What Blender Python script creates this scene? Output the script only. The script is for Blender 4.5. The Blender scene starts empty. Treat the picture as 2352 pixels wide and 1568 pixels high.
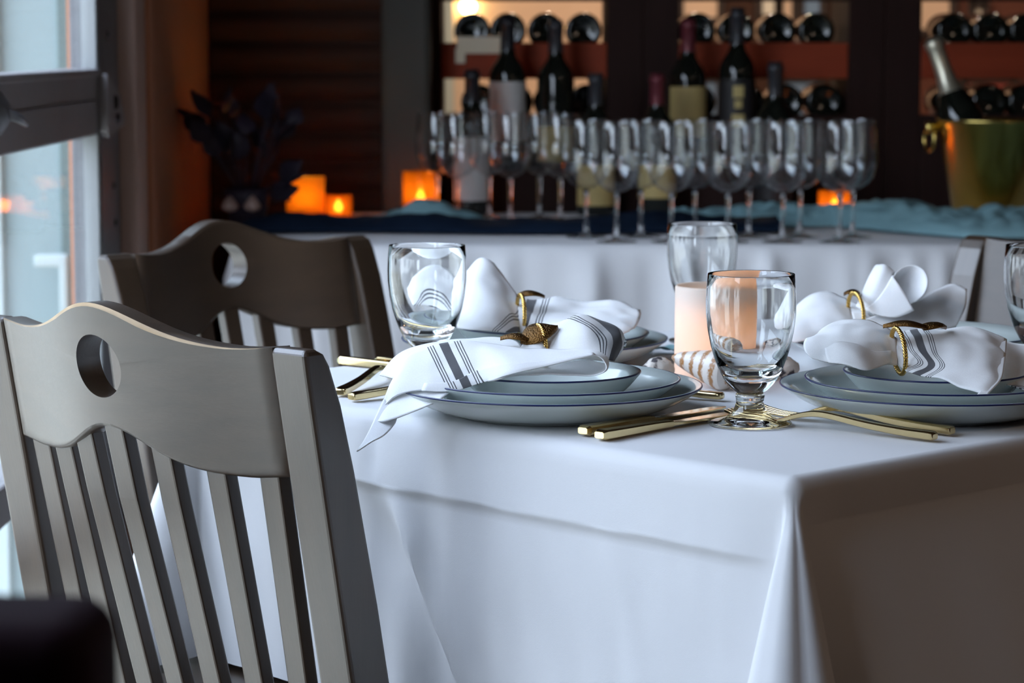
import bpy, bmesh, math, random
from mathutils import Vector, Matrix, noise
R = math.radians
PI = math.pi
random.seed(7)
sc = bpy.context.scene
COL = sc.collection

# ------------------------------------------------------------------ camera, world, exposure
F = 5900.0                       # focal length in pixels of the 2352 px wide frame
CAM = Vector((0.0, 0.0, 1.086))
PITCH = math.atan(684.0 / F)
cam_data = bpy.data.cameras.new('camera')
cam = bpy.data.objects.new('camera', cam_data)
COL.objects.link(cam)
cam.location = CAM
cam.rotation_euler = (PI / 2 - PITCH, 0, 0)
cam_data.sensor_width = 36.0
cam_data.lens = 36.0 * F / 2352.0
cam_data.clip_start = 0.05
cam_data.clip_end = 100
cam_data.dof.use_dof = True
cam_data.dof.focus_distance = 2.27
cam_data.dof.aperture_fstop = 9.0
sc.camera = cam

sc.view_settings.view_transform = 'Standard'
sc.view_settings.look = 'None'
sc.view_settings.gamma = 1.0
sc.view_settings.use_curve_mapping = False
sc.view_settings.exposure = 0.0
sc.cycles.use_denoising = True
sc.cycles.max_bounces = 16
sc.cycles.diffuse_bounces = 5
sc.cycles.glossy_bounces = 6
sc.cycles.transmission_bounces = 16
sc.cycles.transparent_max_bounces = 40
sc.cycles.sample_clamp_indirect = 6.0
sc.cycles.blur_glossy = 0.4

SKY = 12.6
world = bpy.data.worlds.new('overcast_sky')
sc.world = world
world.use_nodes = True
wn = world.node_tree
bg = wn.nodes['Background']
tcw = wn.nodes.new('ShaderNodeTexCoord')
sepw = wn.nodes.new('ShaderNodeSeparateXYZ')
rampw = wn.nodes.new('ShaderNodeValToRGB')
rampw.color_ramp.elements[0].position = 0.0
rampw.color_ramp.elements[0].color = (0.60, 0.635, 0.755, 1)
rampw.color_ramp.elements[1].position = 1.0
rampw.color_ramp.elements[1].color = (0.47, 0.56, 0.78, 1)
wn.links.new(tcw.outputs['Generated'], sepw.inputs[0])
wn.links.new(sepw.outputs['Z'], rampw.inputs[0])
wn.links.new(rampw.outputs[0], bg.inputs['Color'])
bg.inputs['Strength'].default_value = SKY


def portal(name, y0, y1, z0, z1, x):
    l = bpy.data.lights.new(name, 'AREA')
    l.shape = 'RECTANGLE'
    l.size = z1 - z0
    l.size_y = y1 - y0
    l.cycles.is_portal = True
    o = bpy.data.objects.new(name, l)
    COL.objects.link(o)
    o.location = (x, (y0 + y1) / 2, (z0 + z1) / 2)
    o.rotation_euler = (0, -PI / 2, 0)


GLASS_X = -0.655
WINS = [(1.66, 4.27), (0.90, 1.60)]
for a_, b_ in WINS:
    portal('window_portal', a_, b_, 0.05, 1.92, -0.70)


# ------------------------------------------------------------------ pixel helpers (real world points on known planes or depths)
FW = Vector((0, math.cos(PITCH), -math.sin(PITCH)))
UP = Vector((0, math.sin(PITCH), math.cos(PITCH)))
RT = Vector((1, 0, 0))


def at(px, py, d):
    return CAM + d * (FW + RT * ((px - 1176.0) / F) + UP * ((784.0 - py) / F))


def on(px, py, z=0.75):
    r = FW + RT * ((px - 1176.0) / F) + UP * ((784.0 - py) / F)
    return CAM + r * ((z - CAM.z) / r.z)


# ------------------------------------------------------------------ materials
def new_mat(name):
    m = bpy.data.materials.new(name)
    m.use_nodes = True
    return m, m.node_tree, m.node_tree.nodes['Principled BSDF']


def mat(name, col, rough=0.5, metal=0.0, var=0.12, scale=6.0, stretch=(1, 1, 1), bump=0.0, bscale=80.0,
        coat=0.0, sheen=0.0, spec=0.5, trans=0.0, ior=1.5, emit=None, estr=0.0, sub=0.0, coat_rough=0.1, bstretch=None):
    m, nt, p = new_mat(name)
    N, L = nt.nodes, nt.links
    tc = N.new('ShaderNodeTexCoord')
    mp = N.new('ShaderNodeMapping')
    mp.inputs['Scale'].default_value = stretch
    L.new(tc.outputs['Object'], mp.inputs[0])
    nz = N.new('ShaderNodeTexNoise')
    nz.inputs['Scale'].default_value = scale
    nz.inputs['Detail'].default_value = 5
    L.new(mp.outputs[0], nz.inputs['Vector'])
    mix = N.new('ShaderNodeMix')
    mix.data_type = 'RGBA'
    a = [max(0, c * (1 - var)) for c in col]
    b = [min(1, c * (1 + var)) for c in col]
    mix.inputs[6].default_value = (*a, 1)
    mix.inputs[7].default_value = (*b, 1)
    L.new(nz.outputs['Fac'], mix.inputs[0])
    L.new(mix.outputs[2], p.inputs['Base Color'])
    p.inputs['Roughness'].default_value = rough
    p.inputs['Metallic'].default_value = metal
    p.inputs['Specular IOR Level'].default_value = spec
    p.inputs['Coat Weight'].default_value = coat
    p.inputs['Coat Roughness'].default_value = coat_rough
    p.inputs['Sheen Weight'].default_value = sheen
    p.inputs['Transmission Weight'].default_value = trans
    p.inputs['IOR'].default_value = ior
    if sub:
        p.inputs['Subsurface Weight'].default_value = sub
        p.inputs['Subsurface Radius'].default_value = (0.01, 0.006, 0.004)
    if emit:
        p.inputs['Emission Color'].default_value = (*emit, 1)
        p.inputs['Emission Strength'].default_value = estr
    if bump:
        nb = N.new('ShaderNodeTexNoise')
        nb.inputs['Scale'].default_value = bscale
        nb.inputs['Detail'].default_value = 3
        mb = N.new('ShaderNodeMapping')
        mb.inputs['Scale'].default_value = bstretch or stretch
        L.new(tc.outputs['Object'], mb.inputs[0])
        L.new(mb.outputs[0], nb.inputs['Vector'])
        bp = N.new('ShaderNodeBump')
        bp.inputs['Strength'].default_value = bump
        bp.inputs['Distance'].default_value = 0.002
        L.new(nb.outputs['Fac'], bp.inputs['Height'])
        L.new(bp.outputs[0], p.inputs['Normal'])
    return m


def thin_glass(name, tint=(1, 1, 1), f0=0.05, gain=1.0):
    m, nt, p = new_mat(name)
    N, L = nt.nodes, nt.links
    out = N['Material Output']
    N.remove(p)
    tr = N.new('ShaderNodeBsdfTransparent')
    tr.inputs[0].default_value = (*tint, 1)
    gl = N.new('ShaderNodeBsdfGlossy')
    gl.inputs['Roughness'].default_value = 0.0
    lw = N.new('ShaderNodeLayerWeight')
    lw.inputs[0].default_value = 0.5
    pw = N.new('ShaderNodeMath')
    pw.operation = 'POWER'
    pw.inputs[1].default_value = 5.0
    L.new(lw.outputs['Facing'], pw.inputs[0])
    ma = N.new('ShaderNodeMath')
    ma.operation = 'MULTIPLY_ADD'
    ma.inputs[1].default_value = (1 - f0) * gain
    ma.inputs[2].default_value = f0
    L.new(pw.outputs[0], ma.inputs[0])
    mx = N.new('ShaderNodeMixShader')
    L.new(ma.outputs[0], mx.inputs[0])
    L.new(tr.outputs[0], mx.inputs[1])
    L.new(gl.outputs[0], mx.inputs[2])
    L.new(mx.outputs[0], out.inputs['Surface'])
    return m


def translucent(name, col, k=0.6, rough=0.4):
    m, nt, p = new_mat(name)
    N, L = nt.nodes, nt.links
    out = N['Material Output']
    p.inputs['Base Color'].default_value = (*col, 1)
    p.inputs['Roughness'].default_value = rough
    nz = N.new('ShaderNodeTexNoise')
    nz.inputs['Scale'].default_value = 25
    hs = N.new('ShaderNodeMix')
    hs.data_type = 'RGBA'
    hs.inputs[6].default_value = (*[c * 0.94 for c in col], 1)
    hs.inputs[7].default_value = (*[min(1, c * 1.05) for c in col], 1)
    tc = N.new('ShaderNodeTexCoord')
    L.new(tc.outputs['Object'], nz.inputs['Vector'])
    L.new(nz.outputs['Fac'], hs.inputs[0])
    L.new(hs.outputs[2], p.inputs['Base Color'])
    t = N.new('ShaderNodeBsdfTranslucent')
    L.new(hs.outputs[2], t.inputs[0])
    mx = N.new('ShaderNodeMixShader')
    mx.inputs[0].default_value = k
    L.new(p.outputs[0], mx.inputs[1])
    L.new(t.outputs[0], mx.inputs[2])
    L.new(mx.outputs[0], out.inputs['Surface'])
    return m


def emission(name, col, s):
    m, nt, p = new_mat(name)
    p.inputs['Base Color'].default_value = (*col, 1)
    p.inputs['Emission Color'].default_value = (*col, 1)
    p.inputs['Emission Strength'].default_value = s
    return m


def napkin_mat():
    m, nt, p = new_mat('napkin_linen')
    N, L = nt.nodes, nt.links
    uv = N.new('ShaderNodeUVMap')
    uv.uv_map = 'UVMap'
    sp = N.new('ShaderNodeSeparateXYZ')
    L.new(uv.outputs[0], sp.inputs[0])

    def math_(op, a, b=None):
        n = N.new('ShaderNodeMath')
        n.operation = op
        for i, v in enumerate((a, b)):
            if v is None:
                continue
            if isinstance(v, (int, float)):
                n.inputs[i].default_value = v
            else:
                L.new(v, n.inputs[i])
        return n.outputs[0]
    x = math_('ABSOLUTE', sp.outputs[0])
    tot = math_('LESS_THAN', x, 0.0052)
    for c in (0.0122, 0.0152, 0.0182):
        tot = math_('ADD', tot, math_('LESS_THAN', math_('ABSOLUTE', math_('SUBTRACT', x, c)), 0.00062))
    fac = math_('MULTIPLY', tot, 0.93)
    tc = N.new('ShaderNodeTexCoord')
    nz = N.new('ShaderNodeTexNoise')
    nz.inputs['Scale'].default_value = 900
    L.new(tc.outputs['Object'], nz.inputs['Vector'])
    wv = N.new('ShaderNodeMix')
    wv.data_type = 'RGBA'
    wv.inputs[6].default_value = (0.85, 0.85, 0.86, 1)
    wv.inputs[7].default_value = (0.95, 0.95, 0.95, 1)
    L.new(nz.outputs['Fac'], wv.inputs[0])
    mx = N.new('ShaderNodeMix')
    mx.data_type = 'RGBA'
    L.new(fac, mx.inputs[0])
    L.new(wv.outputs[2], mx.inputs[6])
    mx.inputs[7].default_value = (0.055, 0.055, 0.065, 1)
    L.new(mx.outputs[2], p.inputs['Base Color'])
    p.inputs['Roughness'].default_value = 0.85
    p.inputs['Sheen Weight'].default_value = 0.15
    p.inputs['Specular IOR Level'].default_value = 0.2
    bp = N.new('ShaderNodeBump')
    bp.inputs['Strength'].default_value = 0.12
    bp.inputs['Distance'].default_value = 0.001
    L.new(nz.outputs['Fac'], bp.inputs['Height'])
    L.new(bp.outputs[0], p.inputs['Normal'])
    t = N.new('ShaderNodeBsdfTranslucent')
    L.new(mx.outputs[2], t.inputs[0])
    ms = N.new('ShaderNodeMixShader')
    ms.inputs[0].default_value = 0.06
    L.new(p.outputs[0], ms.inputs[1])
    L.new(t.outputs[0], ms.inputs[2])
    L.new(ms.outputs[0], N['Material Output'].inputs['Surface'])
    return m


def speckle_mat(name, base, spot, scale, thr, rough=0.7):
    m, nt, p = new_mat(name)
    N, L = nt.nodes, nt.links
    tc = N.new('ShaderNodeTexCoord')
    nz = N.new('ShaderNodeTexNoise')
    nz.inputs['Scale'].default_value = scale
    nz.inputs['Detail'].default_value = 6
    L.new(tc.outputs['Object'], nz.inputs['Vector'])
    rp = N.new('ShaderNodeValToRGB')
    rp.color_ramp.elements[0].position = thr - 0.03
    rp.color_ramp.elements[0].color = (*spot, 1)
    rp.color_ramp.elements[1].position = thr + 0.03
    rp.color_ramp.elements[1].color = (*base, 1)
    L.new(nz.outputs['Fac'], rp.inputs[0])
    L.new(rp.outputs[0], p.inputs['Base Color'])
    p.inputs['Roughness'].default_value = rough
    bp = N.new('ShaderNodeBump')
    bp.inputs['Strength'].default_value = 0.4
    bp.inputs['Distance'].default_value = 0.003
    L.new(nz.outputs['Fac'], bp.inputs['Height'])
    L.new(bp.outputs[0], p.inputs['Normal'])
    return m


M = {}
M['cloth'] = mat('white_tablecloth', (0.66, 0.66, 0.675), 0.85, var=0.02, scale=4, bump=0.10, bscale=1400, sheen=0.1, spec=0.2)
M['napkin'] = napkin_mat()
M['wood'] = mat('dark_chair_wood', (0.046, 0.027, 0.015), 0.40, var=0.45, scale=9, stretch=(6, 6, 0.7), bump=0.08, bscale=60, coat=0.55, coat_rough=0.36, spec=0.6)
M['wood_rail'] = mat('dark_chair_wood_rail', (0.046, 0.027, 0.015), 0.40, var=0.45, scale=9, stretch=(0.7, 6, 6), bump=0.08, bscale=60, coat=0.55, coat_rough=0.36, spec=0.6)
M['wood_worn'] = mat('worn_wood_edge', (0.48, 0.34, 0.20), 0.5, var=0.4, scale=30)
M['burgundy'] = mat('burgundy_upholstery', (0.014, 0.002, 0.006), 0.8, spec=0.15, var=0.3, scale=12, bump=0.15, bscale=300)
M['gold'] = mat('polished_gold', (0.80, 0.56, 0.20), 0.16, metal=1, var=0.05)
M['cutlery'] = mat('champagne_gold_cutlery', (0.74, 0.58, 0.30), 0.13, metal=1, var=0.04)
M['rope_gold'] = mat('antique_gold_rope', (0.72, 0.47, 0.14), 0.24, metal=1, var=0.1)
M['leaf_gold'] = mat('beaded_gold_leaf', (0.16, 0.08, 0.024), 0.30, metal=1, var=0.2, bump=0.9, bscale=700)
M['plate'] = mat('glazed_white_stoneware', (0.54, 0.595, 0.58), 0.16, var=0.03, scale=8, coat=0.3, coat_rough=0.05)
M['blue'] = mat('cobalt_rim_line', (0.008, 0.014, 0.085), 0.3, var=0.1)
M['glass'] = mat('clear_drinking_glass', (0.985, 0.995, 0.99), 0.0, trans=1.0, ior=1.5, var=0.0)
M['thin'] = thin_glass('thin_wine_glass', (0.988, 0.993, 0.995), 0.06)
M['pane'] = thin_glass('window_glass', (0.94, 0.975, 0.965), 0.045, 0.5)
M['candle'] = translucent('ivory_wax', (0.82, 0.73, 0.64), 0.40, 0.5)
M['wick'] = mat('charred_wick', (0.02, 0.018, 0.016), 0.9)
M['flame'] = emission('candle_flame', (1.0, 0.50, 0.12), 14.0)
M['amber'] = translucent('amber_glass', (1.0, 0.62, 0.11), 0.8, 0.25)
M['amber_thin'] = thin_glass('amber_clear_glass', (1.0, 0.66, 0.32), 0.05)
_n = M['amber_thin'].node_tree
_t = _n.nodes.new('ShaderNodeBsdfTranslucent')
_t.inputs[0].default_value = (1.0, 0.50, 0.08, 1)
_m = _n.nodes.new('ShaderNodeMixShader')
_m.inputs[0].default_value = 0.30
_o = _n.nodes['Material Output']
_n.links.new(_o.inputs['Surface'].links[0].from_socket, _m.inputs[1])
_n.links.new(_t.outputs[0], _m.inputs[2])
_n.links.new(_m.outputs[0], _o.inputs['Surface'])
M['teal'] = translucent('teal_organza', (0.27, 0.47, 0.51), 0.25, 0.8)
M['navy'] = mat('navy_runner_cloth', (0.005, 0.011, 0.024), 0.95, var=0.3, scale=30, spec=0.1)
M['boards'] = mat('dark_brown_boards', (0.055, 0.026, 0.018), 0.75, spec=0.2, var=0.35, scale=5, stretch=(0.6, 6, 6), bump=0.2, bscale=40)
M['post'] = mat('grey_green_post', (0.045, 0.047, 0.042), 0.7, var=0.2)
M['rackwood'] = mat('dark_rack_wood', (0.024, 0.011, 0.009), 0.75, spec=0.15, var=0.3, scale=6, stretch=(5, 5, 0.6))
M['redwood'] = mat('red_mahogany_rail', (0.26, 0.040, 0.014), 0.6, spec=0.2, var=0.35, scale=6, stretch=(0.6, 5, 5))
M['casing'] = mat('brown_wall_casing', (0.56, 0.40, 0.33), 0.6, var=0.12, scale=5, stretch=(4, 4, 0.5))
M['redwall'] = mat('red_brown_wall', (0.50, 0.22, 0.12), 0.7, var=0.12, scale=4)
M['frame'] = mat('grey_painted_sash', (0.27, 0.25, 0.25), 0.5, var=0.15, scale=12, bump=0.1, bscale=90)
M['bead'] = mat('pale_glazing_bead', (0.24, 0.25, 0.25), 0.5, var=0.04)
M['iron'] = mat('dark_iron', (0.17, 0.17, 0.18), 0.45, metal=0.3, var=0.25, scale=40)
M['white_ext'] = mat('pale_exterior_paint', (0.26, 0.335, 0.34), 0.7, var=0.05)
M['white_trim'] = mat('white_exterior_trim', (0.42, 0.50, 0.50), 0.6, var=0.04)
M['grey_ext'] = mat('grey_exterior_board', (0.13, 0.17, 0.16), 0.7, var=0.08)
M['neighbour'] = mat('pale_render', (0.78, 0.78, 0.76), 0.8, var=0.06, scale=2)
M['deck'] = mat('weathered_deck', (0.62, 0.57, 0.45), 0.8, var=0.2)
M['floor'] = mat('dark_floor', (0.075, 0.045, 0.03), 0.5, var=0.25, stretch=(6, 0.5, 1))
M['ceiling'] = mat('dark_ceiling', (0.11, 0.08, 0.065), 0.8, var=0.1)
M['wallpaint'] = mat('brown_room_paint', (0.15, 0.10, 0.085), 0.8, var=0.08)
M['peach'] = mat('peach_wall', (0.70, 0.52, 0.39), 0.8, var=0.08)
M['cream'] = mat('cream_card', (0.75, 0.66, 0.50), 0.7, var=0.06)
M['bottle'] = mat('dark_wine_bottle', (0.006, 0.008, 0.006), 0.08, var=0.2, spec=0.6)
M['foil_black'] = mat('black_foil', (0.02, 0.02, 0.025), 0.35, metal=0.3)
M['foil_red'] = mat('red_foil', (0.15, 0.03, 0.04), 0.35, metal=0.3)
M['foil_grey'] = mat('grey_foil', (0.045, 0.047, 0.055), 0.3, metal=0.4)
M['foil_silver'] = mat('silver_gold_foil', (0.62, 0.58, 0.45), 0.35, metal=0.8)
M['label_white'] = mat('off_white_label', (0.52, 0.50, 0.48), 0.8, var=0.1, scale=30)
M['label_gold'] = mat('tan_gold_label', (0.50, 0.38, 0.15), 0.7, var=0.1, scale=30)
M['label_dark'] = mat('black_label', (0.015, 0.013, 0.014), 0.6)
M['leaf_dark'] = mat('dark_purple_leaf', (0.020, 0.014, 0.028), 0.6, var=0.4)
M['brass_bucket'] = mat('brass_bucket', (0.74, 0.55, 0.17), 0.24, metal=1, var=0.05)
M['stone'] = speckle_mat('speckled_stone', (0.62, 0.56, 0.50), (0.05, 0.04, 0.045), 85, 0.44)
M['patch_blue'] = mat('blue_patch', (0.16, 0.26, 0.42), 0.6, var=0.3, scale=8)
M['patch_white'] = mat('cream_patch', (0.80, 0.76, 0.66), 0.7)
M['patch_red'] = mat('red_patch', (0.42, 0.09, 0.07), 0.6, var=0.2)
M['redpanel'] = mat('red_brown_panel', (0.10, 0.028, 0.015), 0.7, var=0.3)
M['dark_frame'] = mat('dark_panel_frame', (0.03, 0.02, 0.018), 0.5)
M['bulb'] = emission('warm_bulb', (1.0, 0.66, 0.25), 22.0)


# ------------------------------------------------------------------ object helpers
def link(name, bm, m, parent=None, smooth=True, loc=None):
    me = bpy.data.meshes.new(name)
    bm.to_mesh(me)
    bm.free()
    for mm in (m if isinstance(m, (list, tuple)) else [m]):
        me.materials.append(mm)
    if smooth:
        for p in me.polygons:
            p.use_smooth = True
    o = bpy.data.objects.new(name, me)
    COL.objects.link(o)
    if parent is not None:
        o.parent = parent
    if loc is not None:
        o.location = loc
    return o


def tag(o, label=None, cat=None, group=None, kind=None):
    if label:
        o['label'] = label
    if cat:
        o['category'] = cat
    if group:
        o['group'] = group
    if kind:
        o['kind'] = kind
    return o


def thing(name, label, cat, loc=(0, 0, 0), rz=0.0, group=None):
    o = bpy.data.objects.new(name, None)
    o.empty_display_size = 0.05
    COL.objects.link(o)
    o.location = loc
    o.rotation_euler = (0, 0, rz)
    return tag(o, label, cat, group)


def dup(root, loc=None, rot=None, label=None):
    r = root.copy()
    COL.objects.link(r)
    if loc is not None:
        r.location = loc
    if rot is not None:
        r.rotation_euler = rot
    if label:
        r['label'] = label
    for ch in list(root.children):
        c = ch.copy()
        COL.objects.link(c)
        c.parent = r
        for g in list(ch.children):
            d = g.copy()
            COL.objects.link(d)
            d.parent = c
    return r


def bev(o, w=0.003, seg=2):
    b = o.modifiers.new('bevel', 'BEVEL')
    b.width = w
    b.segments = seg
    b.limit_method = 'ANGLE'
    b.angle_limit = R(40)
    return o


def add_box(bm, x0, x1, y0, y1, z0, z1, mx=None):
    vs = [bm.verts.new((x, y, z)) for z in (z0, z1) for y in (y0, y1) for x in (x0, x1)]
    if mx is not None:
        for v in vs:
            v.co = mx @ v.co
    for f in ((0, 2, 3, 1), (4, 5, 7, 6), (0, 1, 5, 4), (2, 6, 7, 3), (0, 4, 6, 2), (1, 3, 7, 5)):
        bm.faces.new([vs[i] for i in f])
    return bm


def box(name, x0, x1, y0, y1, z0, z1, m, parent=None, bw=0.0):
    bm = bmesh.new()
    add_box(bm, x0, x1, y0, y1, z0, z1)
    o = link(name, bm, m, parent, smooth=False)
    if bw:
        bev(o, bw)
    return o


def add_lathe(bm, prof, seg=40, mx=None, closed=False):
    """prof: list of (r, z). closed joins last to first."""
    rings = []
    for r, z in prof:
        if r < 1e-6:
            v = bm.verts.new((0, 0, z))
            rings.append([v])
        else:
            rings.append([bm.verts.new((r * math.cos(2 * PI * i / seg), r * math.sin(2 * PI * i / seg), z)) for i in range(seg)])
    n = len(rings)
    for k in range(n if closed else n - 1):
        a, b = rings[k], rings[(k + 1) % n]
        for i in range(seg):
            j = (i + 1) % seg
            if len(a) == 1 and len(b) == 1:
                continue
            if len(a) == 1:
                bm.faces.new((a[0], b[i], b[j]))
            elif len(b) == 1:
                bm.faces.new((a[i], b[0], a[j]))
            else:
                bm.faces.new((a[i], b[i], b[j], a[j]))
    if mx is not None:
        for ring in rings:
            for v in ring:
                v.co = mx @ v.co
    bmesh.ops.recalc_face_normals(bm, faces=bm.faces)
    return bm


def lathe(name, prof, m, parent=None, seg=40, closed=False, mx=None):
    return link(name, add_lathe(bmesh.new(), prof, seg, mx, closed), m, parent)


def add_tube(bm, pts, rad, seg=8, close=False):
    n = len(pts)
    pts = [Vector(p) for p in pts]
    rings = []
    up = Vector((0, 0, 1))
    prev = None
    for i, p in enumerate(pts):
        if close:
            t = (pts[(i + 1) % n] - pts[(i - 1) % n]).normalized()
        else:
            t = (pts[min(i + 1, n - 1)] - pts[max(i - 1, 0)]).normalized()
        if prev is None:
            a = t.cross(up)
            if a.length < 1e-3:
                a = t.cross(Vector((1, 0, 0)))
            a.normalize()
        else:
            a = (prev - t * prev.dot(t)).normalized()
        prev = a
        b = t.cross(a)
        r = rad[i] if isinstance(rad, (list, tuple)) else rad
        rings.append([bm.verts.new(p + r * (a * math.cos(2 * PI * k / seg) + b * math.sin(2 * PI * k / seg))) for k in range(seg)])
    for i in range(n if close else n - 1):
        a, b = rings[i], rings[(i + 1) % n]
        for k in range(seg):
            bm.faces.new((a[k], a[(k + 1) % seg], b[(k + 1) % seg], b[k]))
    if not close:
        bm.faces.new(list(reversed(rings[0])))
        bm.faces.new(rings[-1])
    return bm


def cr(p0, p1, p2, p3, t):
    return [0.5 * (2 * b + (c - a) * t + (2 * a - 5 * b + 4 * c - d) * t * t + (3 * b - a - 3 * c + d) * t ** 3)
            for a, b, c, d in zip(p0, p1, p2, p3)]


def spline(pts, n):
    out = []
    k = len(pts)
    for i in range(k - 1):
        p0 = pts[i - 1] if i > 0 else [2 * a - b for a, b in zip(pts[0], pts[1])]
        p3 = pts[i + 2] if i + 2 < k else [2 * a - b for a, b in zip(pts[-1], pts[-2])]
        for j in range(n):
            out.append(cr(p0, pts[i], pts[i + 1], p3, j / n))
    out.append(list(pts[-1]))
    return out


def add_sheet(bm, rows, nu=5, nv=5, wr=0.0, wf=40.0, seed=0.0, soft=0):
    """smooth sheet through rows of (x, y, z, U) control points, U drives the woven stripes."""
    rows = [spline(r, nv) for r in rows]
    cols = list(zip(*rows))
    cols = [spline([list(q) for q in c], nu) for c in cols]
    grid = list(zip(*cols))
    uvl = bm.loops.layers.uv.get('UVMap') or bm.loops.layers.uv.new('UVMap')
    H, W = len(grid), len(grid[0])
    V = [[None] * W for _ in range(H)]
    for i in range(H):
        for j in range(W):
            p = Vector(grid[i][j][:3])
            if wr:
                du = Vector(grid[min(i + 1, H - 1)][j][:3]) - Vector(grid[max(i - 1, 0)][j][:3])
                dv = Vector(grid[i][min(j + 1, W - 1)][:3]) - Vector(grid[i][max(j - 1, 0)][:3])
                nn = du.cross(dv)
                if nn.length > 1e-12:
                    nn.normalize()
                    p += nn * wr * noise.noise(p * wf + Vector((seed, seed * 2.1, 0)))
            V[i][j] = bm.verts.new(p)
    for i in range(H - 1):
        for j in range(W - 1):
            f = bm.faces.new((V[i][j], V[i + 1][j], V[i + 1][j + 1], V[i][j + 1]))
            f.smooth = True
            for lp, (a, b) in zip(f.loops, ((i, j), (i + 1, j), (i + 1, j + 1), (i, j + 1))):
                lp[uvl].uv = (grid[a][b][3], b / W)
    return bm


def prow(row, ufun=None, U=0.3):
    """row of (px, py, depth[, U]) -> world rows."""
    out = []
    for q in row:
        p = at(q[0], q[1], q[2])
        u = q[3] if len(q) > 3 else (ufun(q[0], q[1]) if ufun else U)
        out.append([p.x, p.y, p.z, u])
    return out


def solid(o, t=0.0012, off=0.0):
    s = o.modifiers.new('thickness', 'SOLIDIFY')
    s.thickness = t
    s.offset = off
    return o


# ------------------------------------------------------------------ the room shell
def struct(o):
    o['kind'] = 'structure'
    return o


WX = -0.61
struct(box('floor', -0.70, 3.2, -3.6, 9.0, -0.06, 0.0, M['floor']))
struct(box('ceiling', -0.75, 3.2, -3.6, 9.0, 2.62, 2.72, M['ceiling']))
struct(box('wall_right', 3.2, 3.3, -3.6, 9.0, 0, 2.62, M['wallpaint']))
struct(box('wall_rear', -0.75, 3.2, -3.7, -3.6, 0, 2.62, M['wallpaint']))
struct(box('wall_far', -1.2, 3.3, 9.0, 9.1, 0, 2.62, M['peach']))
# left wall: head, low curb, end piece beyond the windows
wl = bmesh.new()
add_box(wl, -0.74, WX, -3.6, 4.30, 1.95, 2.62)
add_box(wl, -0.74, WX, -3.6, 4.30, 0.0, 0.05)
add_box(wl, -0.74, WX, -3.6, 0.84, 0.05, 1.95)
struct(link('wall_left', wl, M['wallpaint'], smooth=False))
struct(box('wall_left_end', -0.74, WX - 0.006, 4.30, 5.30, 0, 2.62, M['redwall']))
struct(box('wall_left_far', -0.78, -0.70, 5.30, 9.0, 0, 2.62, M['peach']))
t1 = struct(box('trim_1', -0.70, WX, 4.19, 4.335, 0, 2.03, M['casing'], bw=0.006))
struct(box('trim_2', -0.64, -0.600, 4.30, 4.36, 0, 2.03, M['redwall'], bw=0.004))


# windows in the left wall
def window(n, y0, y1):
    w = struct(bpy.data.objects.new('window_%d' % n, None))
    COL.objects.link(w)
    xa, xb = -0.685, -0.642
    st = 0.13 if n == 1 else 0.09
    box('stile', xa, xb + 0.003, y1 - 0.27 if n == 1 else y1 - st, y1, 0.05, 1.95, M['iron'] if n == 1 else M['frame'], w, 0.004)
    box('stile', xa, xb, y0, y0 + st, 0.05, 1.95, M['frame'], w, 0.004)
    ye = y1 - (0.27 if n == 1 else st)
    if n == 1:
        box('glazing_bead', -0.664, xb + 0.001, ye - 0.012, ye, 0.16, 1.86, M['bead'], w, 0.002)
    for nm, z0, z1 in (('bottom_rail', 0.05, 0.16), ('lower_rail', 0.478, 0.530), ('middle_rail', 0.945, 1.048), ('top_rail', 1.86, 1.95)):
        r = box(nm, xa, xb, y0 + st, ye, z0, z1, M['frame'], w, 0.004)
        if nm == 'middle_rail':
            box('bead', xb, xb + 0.006, y0 + st, ye, z1 - 0.012, z1 - 0.001, M['frame'], r, 0.002)
            box('bead', xb, xb + 0.003, y0 + st, ye, z0 + 0.052, z0 + 0.055, M['iron'], r)
    for z0, z1 in ((0.16, 0.478), (0.53, 0.945), (1.048, 1.86)):
        box('pane', GLASS_X - 0.002, GLASS_X + 0.002, y0 + st, ye, z0, z1, M['pane'], w)
    return w


wins = []
for i, (a_, b_) in enumerate(WINS):
    wins.append(window(i + 1, a_, b_))
for i in range(1):
    struct(box('trim_%d' % (3 + i), -0.70, -0.635, WINS[i + 1][1], WINS[i][0], 0.05, 1.95, M['frame'], bw=0.004))

# bracket, latch and screws on the near sash
W1 = wins[0]
bmh = bmesh.new()
yb = 3.99
poly = [(yb + 0.005, 1.040), (yb + 0.05, 1.030), (yb + 0.135, 1.005), (yb + 0.185, 0.965), (yb + 0.17, 0.955), (yb + 0.02, 0.940), (yb + 0.005, 0.95)]
fr = [bmh.verts.new((-0.626, y, z)) for y, z in poly]
bk = [bmh.verts.new((-0.640, y, z)) for y, z in poly]
bmh.faces.new(fr)
bmh.faces.new(list(reversed(bk)))
for i in range(len(poly)):
    j = (i + 1) % len(poly)
    bmh.faces.new((fr[i], bk[i], bk[j], fr[j]))
bmesh.ops.recalc_face_normals(bmh, faces=bmh.faces)
hb = bev(link('hinge_bracket', bmh, M['frame'], W1, smooth=False), 0.0015)
for yy, zz, rr, mm in ((yb + 0.075, 0.994, 0.012, M['wick']), (yb + 0.095, 0.968, 0.009, M['foil_grey'])):
    lathe('bolt', [(0, 0.004), (rr * 0.7, 0.004), (rr, 0.001), (rr, -0.003), (0, -0.003)], mm, hb, 14,
          mx=Matrix.Translation((-0.625, yy, zz)) @ Matrix.Rotation(PI / 2, 4, 'Y'))
lt = bmesh.new()
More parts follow.
